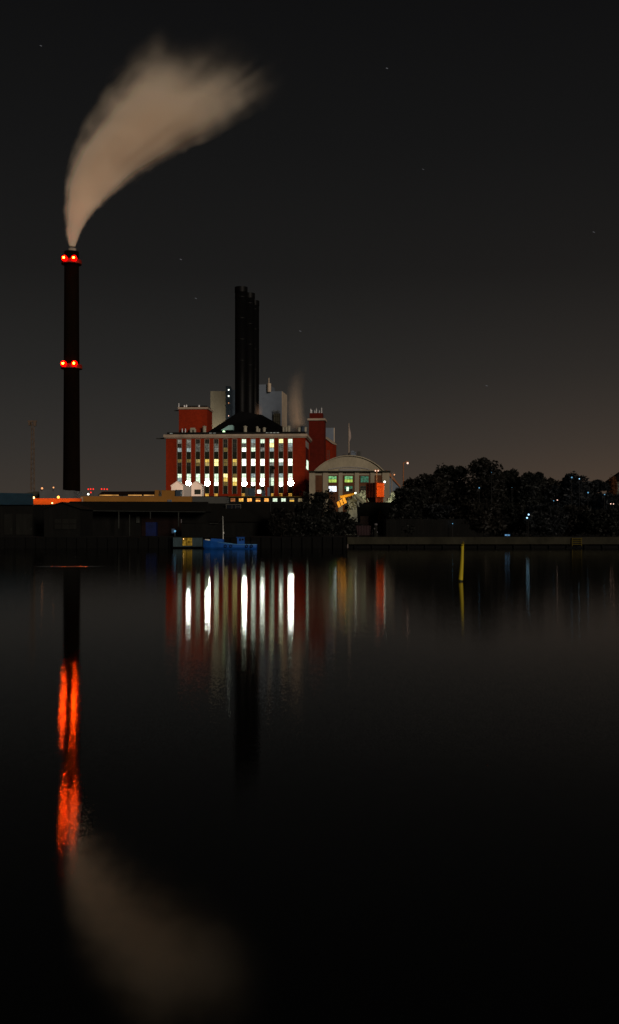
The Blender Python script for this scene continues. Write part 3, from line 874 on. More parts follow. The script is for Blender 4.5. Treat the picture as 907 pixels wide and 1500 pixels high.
# ------------------------------------------------------------------ white twin gabled store
T = Th('twin_gable_store', 'small white store with two pointed gables at the foot of the brick building', 'shed', 274, 400)
zb = 0
g = G()
g.prism([(T.x(251), zb), (T.x(268.2), zb), (T.x(268.2), T.z(711.4)), (T.x(260), T.z(705.6)), (T.x(251), T.z(712))], 0, 7)
g.prism([(T.x(280.4), zb), (T.x(296), zb), (T.x(296), T.z(711.4)), (T.x(287.4), T.z(705.4)), (T.x(280.4), T.z(710.4))], 0, 7)
T.part('wall', g, M['white_wall'])
g = G(); g.box(T.x(268.25), T.x(280.35), .5, 6, 0, T.z(711)); T.part('link', g, M['grey_wall'])
g = G()
for a, z1_, c, z2_, b, z3_ in ((250, 712.5, 260, 705.4, 269, 711.6), (279.6, 711, 287.4, 705.2, 297.2, 711.9)):
    for (xa, pa), (xb, pb) in (((a, z1_), (c, z2_)), ((c, z2_), (b, z3_))):
        g.prism([(T.x(xa), T.z(pa)), (T.x(xb), T.z(pb)), (T.x(xb), T.z(pb) + .25), (T.x(xa), T.z(pa) + .25)], -.3, 7.3)
T.part('roof', g, M['white_wall'])
g = G(); g.box(T.x(285), T.x(294), -.15, -.01, T.z(724), T.z(717)); T.part('door', g, M['spandrel'])
T.light('store_lamp', (T.x(272), -9, T.z(719)), (1, .74, .55), 1500, .5)

# ------------------------------------------------------------------ lattice mast, distant lights
T = Th('lattice_mast', 'faint thin lattice mast standing far off at the left', 'mast', 48, 620)
zt = T.z(618)
g = G()
hw_ = T.k(2.4)


def leg(sx, sy, f):
    q = hw_ * (1.25 - .55 * f)
    return (sx * q, sy * q, zt * f)


for sx in (-1, 1):
    for sy in (-1, 1):
        g.tube(leg(sx, sy, 0), leg(sx, sy, 1), .2, .15, 6)
for i in range(22):
    f0, f1 = i / 22, (i + 1) / 22
    for sy in (-1, 1):
        s_ = 1 if i % 2 else -1
        g.tube(leg(-s_, sy, f0), leg(s_, sy, f1), .1, .1, 5)
        g.tube(leg(sy, -s_, f0), leg(sy, s_, f1), .1, .1, 5)
T.part('tower', g, M['mast'])
g = G(); g.box(-T.k(7), T.k(6), -.5, .5, zt, zt + .8); g.box(-T.k(6), -T.k(3), -.8, .8, zt - 2, zt); g.box(T.k(2), T.k(5), -.8, .8, zt - 2.4, zt); T.part('head_arm', g, M['mast'])
for grp, pts, lab in (('left cluster of red lights', ((129.5, 716.6), (133, 716.4), (136.8, 716.4), (133.2, 721.4)), 'tiny red light of the left cluster just right of the tall chimney foot'),
                      ('right cluster of red lights', ((149, 716.4), (153, 716.5), (157, 716.6)), 'tiny red light of the right cluster above the dark canopy')):
    for px, py in pts:
        S = Th('warning_light', lab, 'light', px, 470, group=grp)
        g = G(); g.tube((0, 0, 0), (0, 0, S.z(py) - .4), .09, .06, 6); S.part('pole', g, M['dark_steel'])
        g = G(); g.ball((0, 0, S.z(py)), .32); S.part('lamp', g, E['redtiny'], smooth=True)

# ------------------------------------------------------------------ left works
T = Th('grey_store', 'low grey store with two small globe lamps at the chimney foot', 'shed', 82, 345)
g = G(); g.box(T.x(58), T.x(108), 0, 14, 0, T.z(718.5)); g.box(T.x(59), T.x(92), 1, 13, T.z(718.5), T.z(717.2)); T.part('wall', g, M['grey_shed'])
for px, py, r in ((62.3, 715.4, .34), (79, 714.2, .26)):
    g = G(); g.tube((T.x(px), -.4, T.z(719)), (T.x(px), -.4, T.z(py)), .07, seg=6); lp = T.part('lamp_post', g, M['dark_steel'])
    g = G(); g.ball((T.x(px), -.5, T.z(py)), r); T.part('globe', g, E['dimorange'], lp, smooth=True)
T = Th('low_gable_shed', 'low dark shed with a shallow roof left of the grey store', 'shed', 42, 350)
g = G(); g.prism([(T.x(22), 0), (T.x(58), 0), (T.x(58), T.z(719.6)), (T.x(50), T.z(720)), (T.x(22), T.z(725))], 0, 12); T.part('wall', g, M['house_wall'])
T = Th('orange_warehouse', 'long low wall glowing orange under sodium lamps', 'building', 83, 300)
g = G(); g.box(T.x(46), T.x(118), 0, 10, 0, T.z(730.8)); T.part('wall', g, M['orange_wall'])
g = G(); g.box(T.x(45.6), T.x(118), -.25, 10.2, T.z(730.79), T.z(730)); T.part('parapet', g, M['orange_wall'])
for px, py, k, r in ((50.2, 729.2, 'warm', .32), (86.4, 728.4, 'orange', .36), (77.5, 737, 'warm', .2)):
    g = G(); g.tube((T.x(px), -.1, T.z(py + 2)), (T.x(px), -.5, T.z(py)), .06, seg=6); lp = T.part('lamp_bracket', g, M['dark_steel'])
    g = G(); g.ball((T.x(px), -.7, T.z(py)), r); T.part('lamp', g, E[k], lp, smooth=True)
for px in (52, 66, 80, 94, 108):
    T.light('sodium_lamp', (T.x(px), -2.2, T.z(729.5)), (1, .55, .16), 95, .3)
T = Th('ochre_warehouse', 'long ochre warehouse wall with boxes on its flat roof', 'building', 200, 302)
g = G(); g.box(T.x(118.3), T.x(281), 0, 9, 0, T.z(727)); T.part('wall', g, M['tan_wall'])
g = G(); g.box(T.x(118.3), T.x(122), -.2, -.01, T.z(736), T.z(728)); T.part('pilaster', g, M['stone'])
for a, b, py, m_ in ((226.5, 232, 718.4, 'tan_wall'), (236.5, 255.6, 718.6, 'tan_wall'), (257, 264.6, 718, 'navy'), (232.4, 236.2, 724, 'grey_dark')):
    g = G(); g.box(T.x(a), T.x(b), .6, 5, T.z(726.99), T.z(py)); g.box(T.x(a) - .1, T.x(b) + .1, .5, 5.1, T.z(py), T.z(py) + .12); T.part('roof_unit', g, M[m_])
g = G(); g.tube((T.x(129), .5, T.z(727)), (T.x(129), .5, T.z(724.6)), .08, seg=6); lp = T.part('lamp_post', g, M['dark_steel'])
g = G(); g.ball((T.x(129), .4, T.z(723.8)), .26); T.part('lamp', g, E['white'], lp, smooth=True)
g = G()
for px in (246.5, 249, 251):
    g.box(T.x(px) - .12, T.x(px) + .12, -.3, -.005, T.z(737), T.z(732))
T.part('conduit', g, M['panel_blue'])
T = Th('platform_canopy', 'long dark sloping canopy with a warm lit strip under its edge', 'canopy', 190, 345)
g = G(); g.prism([(T.x(143), T.z(725.5)), (T.x(228), T.z(724.8)), (T.x(228), T.z(719.4)), (T.x(150), T.z(720))], 0, 8); T.part('roof', g, M['shed_red'])
for px in (150, 176, 202, 226):
    g = G(); g.tube((T.x(px), 4, 0), (T.x(px), 4, T.z(725.6)), .15, seg=8); T.part('post', g, M['dark_steel'])
for a, b in ((146, 174), (188, 208), (211, 226)):
    g = G(); g.box(T.x(a), T.x(b), -.3, -.01, T.z(725.9), T.z(724.9)); T.part('strip_light', g, E['strip'])
T = Th('grey_warehouse', 'dull grey warehouse end between ochre wall and annex', 'building', 306, 304)
g = G(); g.box(T.x(281.4), T.x(332), 0, 9, 0, T.z(727.4)); T.part('wall', g, M['grey_dark'])
g = G(); g.box(T.x(281.4), T.x(333), -.15, 9.1, T.z(727.39), T.z(726.8)); T.part('roof_edge', g, M['roof_black'])

# ------------------------------------------------------------------ black sheds along the left quay
T = Th('yard_wall', 'black timber yard wall behind the quayside sheds', 'wall', 60, 212)
g = G(); g.box(T.x(-60), T.x(92), 0, .4, 0, T.z(739)); T.part('boarding', g, M['shed_wood'])
T = Th('boat_garage', 'dark boat garage with faded blue roof at the left edge', 'garage', 18, 178)
g = G(); g.box(T.x(-60), T.x(49), 0, 14, 0, T.z(739)); T.part('wall', g, M['shed_wood'])
g = G(); g.add([(T.x(-62), -.6, T.z(739.4)), (T.x(49.2), -.6, T.z(739.4)), (X(48.6, 185) - X(18, 178), 7, Z(722.8, 185) - GZ), (T.x(-62), 7, T.z(719)),
                (T.x(-62), 14.5, T.z(739)), (X(48.4, 192) - X(18, 178), 14.5, T.z(739))], [(0, 1, 2, 3), (3, 2, 5, 4), (1, 5, 2), (0, 3, 4), (0, 4, 5, 1)])
T.part('roof', g, M['blue_roof'])
for a, b in ((6.5, 18.6), (23.6, 48)):
    g = G(); g.box(T.x(a), T.x(b), -.14, -.005, .25, T.z(753)); dr = T.part('door', g, M['shed_door'])
    g = G(); g.box(T.x(b) - .25, T.x(b) - .15, -.2, -.141, 1.0, 1.35); T.part('handle', g, M['gutter'], dr)
T = Th('gabled_boathouse', 'black gabled boathouse with two rows of pale door panels', 'boathouse', 91, 172)
g = G(); g.prism([(T.x(64.5), 0), (T.x(117.5), 0), (T.x(117.5), T.z(745.4)), (T.x(91.5), T.z(736.8)), (T.x(64.5), T.z(745.4))], 0, 10); T.part('wall', g, M['shed_wood'])
g = G()
for (xa, pa), (xb, pb) in (((62, 746), (91.5, 736.4)), ((91.5, 736.4), (120, 746))):
    g.prism([(T.x(xa), T.z(pa)), (T.x(xb), T.z(pb)), (T.x(xb), T.z(pb) + .14), (T.x(xa), T.z(pa) + .14)], -.4, 10.3)
T.part('roof', g, M['shed_door'])
g = G(); g.box(T.x(79.5), T.x(113), -.12, -.004, T.z(776), T.z(759)); dr = T.part('door', g, M['shed_wood'])
for j in range(2):
    for i in range(3):
        g = G(); g.box(T.x(80.5 + i * 10.8), T.x(90.3 + i * 10.8), -.17, -.121, T.z(767 + j * 7.8), T.z(760.4 + j * 7.8)); T.part('panel', g, M['shed_door'], dr)
T = Th('long_shed', 'long black open-fronted shed with pale gutter and thin posts', 'shed', 205, 182)
g = G(); g.box(T.x(118), T.x(300), 3.5, 10, 0, T.z(743)); T.part('wall', g, M['shed_wood'])
g = G(); g.box(T.x(203), T.x(262), 3.3, 3.49, 0, T.z(751)); T.part('red_boarding', g, M['shed_red'])
g = G(); g.add([(T.x(116), -.3, T.z(747.4)), (T.x(302), -.3, T.z(749.4)), (T.x(300), 6, T.z(733.8)), (T.x(92), 6, T.z(733.2)), (T.x(80), 12, T.z(739.5)), (T.x(302), 12, T.z(748)), (T.x(82), 6, T.z(738.6))],
               [(0, 1, 2, 3), (3, 2, 5, 4), (0, 3, 6), (1, 5, 2), (3, 4, 6), (0, 6, 4, 5, 1)])
T.part('roof', g, M['dull_roof'])
g = G(); g.prism([(T.x(116), T.z(748.6)), (T.x(302), T.z(750.4)), (T.x(302), T.z(749.5)), (T.x(116), T.z(747.5))], -.45, -.31); T.part('gutter', g, M['gutter'])
for px, pb in ((130.7, 774), (174.5, 774), (220.8, 760), (262, 774)):
    g = G(); g.box(T.x(px) - .09, T.x(px) + .09, -.3, -.12, max(T.z(pb), 0), T.z(749)); T.part('post', g, M['gutter'])
g = G(); g.box(T.x(195), T.x(200), 3.2, 3.45, T.z(766), T.z(755)); T.part('door', g, M['gutter'])
g = G(); g.box(T.x(189.6), T.x(190.6), -.1, .05, 0, T.z(754)); T.part('drain_pipe', g, M['gutter'])
T = Th('blue_box', 'tall blue tarpaulin covered box on the dark quay', 'container', 221, 170)
g = G(); g.box(T.x(213.6), T.x(229), 0, 1.4, .12, T.z(765.6)); T.part('cover', g, M['tarp_blue'])
g = G(); g.box(T.x(213.4), T.x(229.2), -.05, 1.45, T.z(765.6), T.z(765)); T.part('lid', g, M['tarp_blue'])
g = G()
for px in (215, 227.6):
    g.box(T.x(px) - .08, T.x(px) + .08, .1, 1.2, 0, .12)
T.part('skid', g, M['shed_wood'])
T = Th('felt_roof_hall', 'wide dark felt roofed hall with a framed rooflight', 'building', 360, 188)
g = G(); g.box(T.x(300), T.x(430), 0, 16, 0, T.z(764)); T.part('wall', g, M['shed_wood'])
g = G(); g.add([(T.x(299), -.5, T.z(764.4)), (T.x(434), -.5, T.z(764.4)), (T.x(428), 9, T.z(737.2 - 1.2)), (T.x(280), 9, T.z(735.5)), (T.x(434), 17, T.z(764)), (T.x(299), 17, T.z(764))],
               [(0, 1, 2, 3), (3, 2, 4, 5), (1, 4, 2), (0, 3, 5), (0, 5, 4, 1)])
T.part('roof', g, M['dull_roof'])
yb = 6.2
s_ = (yb + 188) / 188
g = G()
fa, fb, pa, pb = T.x(453.5 + (331 - 453.5) * s_), T.x(453.5 + (353.2 - 453.5) * s_), HZ + (746.2 - HZ) * s_, HZ + (738.6 - HZ) * s_
za, zb = T.z(pb), T.z(pa)
zlo, zhi = min(za, zb), max(za, zb)
g.box(fa, fb, yb, yb + .12, zlo, zlo + .1); g.box(fa, fb, yb, yb + .12, zhi - .1, zhi)
g.box(fa, fa + .1, yb, yb + .12, zlo + .1, zhi - .1); g.box(fb - .1, fb, yb, yb + .12, zlo + .1, zhi - .1)
g.box(fa + 1.05, fa + 1.11, yb, yb + .12, zlo + .1, zhi - .1); g.box(fa + 1.72, fa + 1.78, yb, yb + .12, zlo + .1, zhi - .1)
g.box(fa + 1.78, fb - .1, yb, yb + .12, (zlo + zhi) / 2 - .03, (zlo + zhi) / 2 + .03)
rf = T.part('rooflight', g, mat('pale_rooflight_frame', (.07, .068, .06), .8, .2))
g = G(); g.box(fa + .05, fb - .05, yb + .13, yb + 1.6, zlo - .6, zhi - .04); T.part('pane', g, M['glass_dark'], rf)
T = Th('shed_lean_to', 'low black lean-to with a short pale post behind the moored boat', 'shed', 290, 176)
g = G(); g.prism([(T.x(266), 0), (T.x(345), 0), (T.x(345), T.z(768)), (T.x(266), T.z(766))], 0, 5); T.part('wall', g, M['shed_wood'])
g = G(); g.box(T.x(265), T.x(346), -.3, 5, T.z(766), T.z(765.2)); T.part('roof', g, M['dull_roof'])
g = G(); g.box(T.x(265.6), T.x(266.8), -.4, -.31, T.z(766), T.z(760.6)); T.part('post', g, M['crate_pale'])
g = G(); g.box(T.x(307.5), T.x(320), -.42, -.31, T.z(767.4), T.z(766.6)); T.part('pipe', g, M['gutter'])
T = Th('lamp_post', 'slim dark unlit pole crossing in front of the lit facade', 'lamp post', 396.3, 186)
g = G(); g.tube((0, 0, 0), (0, 0, T.z(690)), .13, .08, 10); T.part('pole', g, M['pole_dark'])
g = G(); g.tube((0, 0, T.z(690)), (T.k(3), 0, T.z(686)), .07, .06, 8); g.ball((T.k(4.5), 0, T.z(685.4)), .26, 10, 6); T.part('lamp_head', g, M['pole_dark'])

# small quay hut, lamp, boat
T = Th('quay_hut', 'small pale teal hut with yellow lit opening at the water edge', 'hut', 267, 158.6, z=.25)
zt = T.z(786.8)
g = G(); g.box(T.x(253.6), T.x(266.4), 0, 1.1, 0, zt); g.box(T.x(266.4), T.x(281.6), .5, 1.1, 0, zt); g.box(T.x(281.6), T.x(296), .15, 1.1, 0, zt - .05)
T.part('wall', g, M['hut_teal'])
g = G(); g.box(T.x(252.8), T.x(297), -.15, 1.2, zt, zt + .07); T.part('roof', g, M['shed_wood'])
g = G(); g.box(T.x(267), T.x(281), .42, .49, .15, zt - .12); T.part('lit_opening', g, E['hutlit'])
g = G(); g.ball((T.x(268.6), .3, zt - .28), .045); T.part('bulb', g, E['warm'], smooth=True)
g = G()
for px in (255, 275, 295):
    g.tube((T.x(px), .5, -1.2), (T.x(px), .5, 0), .1, seg=8)
g.box(T.x(253), T.x(297), -.1, 1.15, -.12, -.002)
T.part('deck', g, M['quay_wood'])
T = Th('quay_lamp', 'small pale blue lamp on a short post above the quay hut', 'lamp', 256.4, 163)
g = G(); g.tube((0, 0, 0), (0, 0, T.z(779.6)), .05, seg=8); T.part('post', g, M['dark_steel'])
g = G(); g.ball((0, 0, T.z(778)), .16); T.part('globe', g, E['blue'], smooth=True)
g = G(); g.box(-.5, -.08, -.02, .06, T.z(781), T.z(774.5)); T.part('back_board', g, M['navy'])
T.light('quay_lamp_light', (.1, -.5, T.z(778)), (.35, .7, 1), 14, .1)

T = Th('work_boat', 'small low blue work boat with wheelhouse and thin mast, moored', 'boat', 337, 154, z=0.0)
L0, L1 = T.x(298), T.x(376.4)
secs = []
for f, half_, top_ in ((0, .06, 1.32), (.05, .35, 1.27), (.14, .72, 1.16), (.28, .98, .98), (.42, 1.05, .80), (.6, 1.05, .66), (.8, 1.0, .60), (.95, .9, .60), (1.0, .84, .60)):
    x = L0 + (L1 - L0) * f
    secs.append([(x + (.35 * (1 - f) if f < .1 else 0), -half_ * .55, -.25), (x, -half_, .25), (x, -half_ * 1.02, top_), (x, half_ * 1.02, top_), (x, half_, .25), (x + (.35 * (1 - f) if f < .1 else 0), half_ * .55, -.25)])
g = G(); vs = [p for s in secs for p in s]; fs = []
for i in range(len(secs) - 1):
    for q in range(6):
        fs.append((i * 6 + q, i * 6 + (q + 1) % 6, (i + 1) * 6 + (q + 1) % 6, (i + 1) * 6 + q))
fs += [(5, 4, 3, 2, 1, 0), tuple(range((len(secs) - 1) * 6, len(secs) * 6))]
g.add(vs, fs); T.part('hull', g, M['hull_blue'])
gm_ = mat('pale_blue_gunwale', (.07, .20, .40), .5, .3)
for sgn in (-1, 1):
    g = G()
    for i in range(3, len(secs) - 1):
        a, b = secs[i][2], secs[i + 1][2]
        g.tube((a[0], sgn * abs(a[1]) * 1.02, a[2] + .02), (b[0], sgn * abs(b[1]) * 1.02, b[2] + .02), .045, seg=6)
    T.part('gunwale', g, gm_)
g = G(); g.hexa([(T.x(308), -.62, 1.0), (T.x(328), -.72, .8), (T.x(328), .72, .8), (T.x(308), .62, 1.0), (T.x(310), -.5, 1.5), (T.x(328), -.62, 1.38), (T.x(328), .62, 1.38), (T.x(310), .5, 1.5)])
T.part('cuddy', g, M['hull_blue'])
g = G(); g.hexa([(T.x(300.5), -.32, 1.28), (T.x(308), -.55, 1.18), (T.x(308), .55, 1.18), (T.x(300.5), .32, 1.28), (T.x(301), -.25, 1.38), (T.x(308), -.45, 1.36), (T.x(308), .45, 1.36), (T.x(301), .25, 1.38)])
T.part('foredeck', g, M['boat_white'])
x0, x1 = T.x(347.6), T.x(358.6)
g = G(); g.hexa([(x0 + .06, -.55, .6), (x1, -.55, .6), (x1, .55, .6), (x0 + .06, .55, .6), (x0, -.52, 1.62), (x1 - .05, -.52, 1.62), (x1 - .05, .52, 1.62), (x0, .52, 1.62)])
wh = T.part('wheelhouse', g, M['hull_blue'])
g = G(); g.box(x0 - .1, x1 + .02, -.6, .6, 1.621, 1.69); T.part('roof', g, M['hull_blue'], wh)
g = G(); g.box(x0 + .32, x0 + .56, -.575, -.5, 1.15, 1.5); T.part('window', g, M['glass_dark'], wh)
g = G(); g.box(x0 + .68, x0 + .95, -.575, -.5, 1.2, 1.48); T.part('window', g, M['glass_dark'], wh)
g = G(); g.tube((T.x(327), 0, .8), (T.x(327), 0, T.z(779)), .055, .045, 8); g.tube((T.x(327), 0, T.z(779)), (T.x(326.6), 0, T.z(756)), .035, .02, 8); g.tube((T.x(327.2), 0, T.z(779)), (T.x(327.6), 0, T.z(782)), .09, .09, 8)
T.part('mast', g, M['boat_white'])
for fx in (331, 339, 362, 369):
    g = G(); c0 = T.x(fx)
    for q in range(12):
        a, b = 2 * math.pi * q / 12, 2 * math.pi * (q + 1) / 12
        g.tube((c0 + .17 * math.cos(a), -1.1, .42 + .17 * math.sin(a)), (c0 + .17 * math.cos(b), -1.1, .42 + .17 * math.sin(b)), .06, seg=6)
    T.part('tyre_fender', g, M['shed_wood'])
g = G()
for fx in (360.5, 365, 369.5, 374.5):
    g.tube((T.x(fx), -.85, .6), (T.x(fx), -.85, 1.0), .018, seg=5)
g.tube((T.x(360.5), -.85, 1.0), (T.x(374.5), -.85, 1.0), .018, seg=5)
T.part('handrail', g, M['gutter'])
g = G(); g.tube((T.x(326.6), 0, T.z(757)), (T.x(300.5), 0, 1.35), .012, seg=4); T.part('stay', g, M['gutter'])
g = G(); g.tube((x1 - .3, 0, 1.69), (x1 - .25, 0, 2.3), .02, .015, 6); T.part('aerial', g, M['gutter'])

# ------------------------------------------------------------------ scrap yard in the middle
T = Th('yard_shed', 'long low black shed in front of the scrap yard', 'shed', 545, 214)
g = G(); g.box(T.x(519), T.x(590), 0, 7, 0, T.z(736.6)); T.part('wall', g, M['shed_wood'])
g = G(); g.box(T.x(518), T.x(591), -.2, 7.2, T.z(736.6), T.z(735.8)); T.part('roof', g, M['roof_black'])


def heap(name, label, px, d, pa, pb, ptop, seed, power, lampcol, n_=130):
    T = Th(name, label, 'rubble heap', px, d)
    r_ = random.Random(seed)
    xa, xb, h_ = T.x(pa), T.x(pb), T.z(ptop)
    mid, hwid = (xa + xb) / 2, (xb - xa) / 2
    g = G(); nx, ny = 26, 12
    vs = []
    for j in range(ny + 1):
        for i in range(nx + 1):
            u, v = i / nx * 2 - 1, j / ny * 2 - 1
            hh = max(0, 1 - abs(u) ** 2.2) * max(0, 1 - v * v) ** .7 * (.80 + .25 * r_.random())
            vs.append((mid + u * hwid, v * 6 + 5, h_ * hh))
    fs = [(j * (nx + 1) + i, j * (nx + 1) + i + 1, (j + 1) * (nx + 1) + i + 1, (j + 1) * (nx + 1) + i) for j in range(ny) for i in range(nx)]
    g.add(vs, fs)
    for _ in range(n_):
        u = r_.uniform(-.95, .95); v = r_.uniform(-.8, .2)
        z = h_ * max(0, 1 - abs(u) ** 2.2) * max(0, 1 - v * v) ** .7 * .92
        c = Vector((mid + u * hwid, v * 6 + 5, z))
        rot = Euler((r_.uniform(0, 3), r_.uniform(0, 3), r_.uniform(0, 3))).to_matrix()
        a, b_, c_ = r_.uniform(.25, 1.3), r_.uniform(.08, .4), r_.uniform(.2, .7)
        ps = [c + rot @ Vector((sx * a, sy * b_, sz * c_)) for sx, sy, sz in ((-1, -1, -1), (1, -1, -1), (1, 1, -1), (-1, 1, -1), (-1, -1, 1), (1, -1, 1), (1, 1, 1), (-1, 1, 1))]
        g.hexa(ps)
    T.part('rubble', g, M['rubble'])
    T.light('yard_lamp', (mid + hwid * .1, -9, h_ + 1.0), lampcol, power, .5)
    return T


heap('rubble_heap', 'pale greenish rubble heap lit behind the black yard shed', 532, 234, 505, 561, 719, 5, 5000, (.95, 1, .72))
heap('rubble_heap', 'smaller pale heap right of the orange hopper', 577, 232, 560, 598, 722, 8, 4000, (.9, 1, .8), 80)

T = Th('excavator', 'yellow grab excavator reaching over the scrap heap', 'excavator', 508, 209)
y_ = -1.5


def P(px, py, y=0.0):
    return (T.x(px), y, T.z(py))


g = G()
c4 = [(492.8, 736.6), (504.2, 728.6), (507.6, 736.4), (495.4, 744.0)]
poly = [(T.x(a), T.z(b)) for a, b in reversed(c4)]
g.prism(poly, y_ - .9, y_ + .9)
bk = T.part('bucket', g, M['yellow_paint'])
g = G()
for f in (.33, .68):
    a = Vector(P(*c4[0])) .lerp(Vector(P(*c4[1])), f); b = Vector(P(*c4[3])).lerp(Vector(P(*c4[2])), f)
    g.tube((a.x, y_ - .95, a.z), (b.x, y_ - .95, b.z), .07, seg=6)
T.part('rib', g, M['hopper_side'], bk)
g = G(); g.tube(P(498, 728.6, y_), P(508, 726.6, y_), .3, .28, 8); g.tube(P(508, 726.6, y_), P(519.4, 723.6, y_), .28, .22, 8); T.part('arm', g, M['yellow_paint'])
g = G(); g.tube(P(519.4, 723.6, y_), P(532, 737, y_), .30, .4, 8); T.part('boom', g, M['rubble'])
g = G(); g.ball(P(520.2, 722.6, y_ - .4), .16); T.part('work_lamp', g, E['white'], smooth=True)
g = G(); g.box(T.x(528), T.x(540), y_ + 1.6, y_ + 3.6, 1.1, T.z(756)); T.part('cab', g, M['hopper_side'])
g = G()
for s in (-1.2, 1.2):
    g.box(T.x(526), T.x(545), y_ + s - .3, y_ + s + .3, 0, 1.0)
T.part('tracks', g, M['dark_steel'])
T.light('bucket_fill_light', (T.x(501), -7, T.z(730)), (1, .78, .42), 1100, .3, 60, (T.x(501), 0, T.z(735)))  # added spot that brightens the bucket; it has no fitting
T = Th('scrap_pile', 'jagged pale scrap sheets piled under the yellow bucket', 'scrap', 516, 211)
g = G(); r_ = random.Random(3)
for _ in range(46):
    c = Vector((T.x(r_.uniform(508, 523)), r_.uniform(-2, 1), T.z(r_.uniform(732, 742))))
    rot = Euler((r_.uniform(0, 3), r_.uniform(0, 3), r_.uniform(0, 3))).to_matrix()
    a, b_, c_ = r_.uniform(.3, 1.0), .05, r_.uniform(.2, .6)
    g.hexa([c + rot @ Vector((sx * a, sy * b_, sz * c_)) for sx, sy, sz in ((-1, -1, -1), (1, -1, -1), (1, 1, -1), (-1, 1, -1), (-1, -1, 1), (1, -1, 1), (1, 1, 1), (-1, 1, 1))])
g.prism([(T.x(506), 0), (T.x(525), 0), (T.x(522), T.z(741)), (T.x(512), T.z(738))], -1.5, 1.5)
T.part('sheets', g, mat('dull_scrap_metal', (.20, .21, .17), .6, .6, .6, 2))

# orange hopper on legs
T = Th('loading_hopper', 'tall orange loading hopper on legs, its left side darkened as shade', 'hopper', 551.6, 222, rot=R(0))
zt, zm, zl = T.z(706.6), T.z(728.5), T.z(731.5)
A, B_, C_, D_ = (T.x(537.2), 3.2), (T.x(551.6), 0), (T.x(563.2), 2.4), (T.x(549), 5.6)
cen = ((A[0] + C_[0]) / 2, 2.8)


def ring(k, z):
    return [(cen[0] + (p[0] - cen[0]) * k, cen[1] + (p[1] - cen[1]) * k, z) for p in (A, B_, C_, D_)]


g = G()
g.hexa(ring(.995, zm) + ring(.995, zt - .05)); T.part('bin', g, M['hopper_side'])  # near-black bin: the left face's shade is put into its colour
g = G()


def slab(p, q, z0, z1, off0, off1):
    dx_, dy_ = q[0] - p[0], q[1] - p[1]
    ln = math.hypot(dx_, dy_); nx_, ny_ = dy_ / ln, -dx_ / ln
    a0 = (p[0] + nx_ * off0, p[1] + ny_ * off0); a1 = (q[0] + nx_ * off0, q[1] + ny_ * off0)
    b0 = (p[0] + nx_ * off1, p[1] + ny_ * off1); b1_ = (q[0] + nx_ * off1, q[1] + ny_ * off1)
    return [(b0[0], b0[1], z0), (b1_[0], b1_[1], z0), (a1[0], a1[1], z0), (a0[0], a0[1], z0), (b0[0], b0[1], z1), (b1_[0], b1_[1], z1), (a1[0], a1[1], z1), (a0[0], a0[1], z1)]


g.hexa(slab(B_, C_, zm, zt, .02, .12)); fp = T.part('front_panel', g, M['hopper_orange'])
g = G(); g.hexa(slab(B_, C_, T.z(713.2), T.z(712.6), .125, .2)); g.hexa(slab(B_, C_, zt - .12, zt + .06, .125, .2)); g.hexa(slab(B_, C_, zm, zm + .12, .125, .2)); T.part('rail', g, M['rust_red'], fp)
g = G()
for i in range(7):
    p = (A[0] + (B_[0] - A[0]) * (i + .5) / 7, A[1] + (B_[1] - A[1]) * (i + .5) / 7)
    g.box(p[0] - .05, p[0] + .05, p[1] - .1, p[1] + .02, zm, zt)
T.part('side_ribs', g, M['rust_red'])
g = G(); g.hexa(ring(.30, T.z(746)) + ring(.84, zm - .01)); T.part('chute', g, M['rust_red'])
for p in ring(.9, 0):
    g = G(); g.box(p[0] - .12, p[0] + .12, p[1] - .12, p[1] + .12, 0, zm - .01); T.part('leg', g, M['rust_red'])
g = G()
q = ring(.9, 0)
for i in range(4):
    a, b = q[i], q[(i + 1) % 4]
    g.tube((a[0], a[1], T.z(748)), (b[0], b[1], T.z(732)), .07, seg=6); g.tube((b[0], b[1], T.z(748)), (a[0], a[1], T.z(732)), .07, seg=6)
T.part('brace', g, M['rust_red'])
g = G(); g.tube((C_[0], C_[1] - .1, zt), (C_[0] + .15, C_[1] - .3, zt + .25), .05, seg=6); g.ball((C_[0] + .2, C_[1] - .4, zt + .2), .2); T.part('lamp', g, E['white'], smooth=True)
T.light('hopper_lamp', (C_[0] + 3.0, -5.5, T.z(722)), (1, .55, .22), 1500, .3, 75, ((B_[0] + C_[0]) / 2, 1.2, T.z(718)))

# yard bits in front
T = Th('leaning_board', 'grimy yellow board leaning below the orange hopper', 'board', 559, 196)
g = G(); g.prism([(T.x(a), T.z(b)) for a, b in ((553.6, 764), (556.4, 767.4), (561, 762), (566.2, 757.6), (560.5, 751), (557, 747.8))], 0, .5)
T.part('panel', g, M['dull_yellow'])
g = G(); g.tube((T.x(561), .6, 0), (T.x(559.6), .6, T.z(752)), .12, seg=8); T.part('prop', g, M['shed_wood'])
T = Th('skip', 'dark red ribbed skip on the quay beneath the hopper', 'skip', 534, 172)
g = G(); g.prism([(T.x(524), .2), (T.x(544), .2), (T.x(546), T.z(770)), (T.x(522), T.z(770))], 0, 2); T.part('tub', g, M['skip_red'])
for px in (526, 530, 534, 538, 542):
    g = G(); g.box(T.x(px) - .06, T.x(px) + .06, -.1, -.01, .25, T.z(770)); T.part('rib', g, M['skip_red'])
g = G(); g.box(T.x(524), T.x(526), 0.2, 1.8, 0, .2); g.box(T.x(542), T.x(544), .2, 1.8, 0, .2); T.part('foot', g, M['dark_steel'])
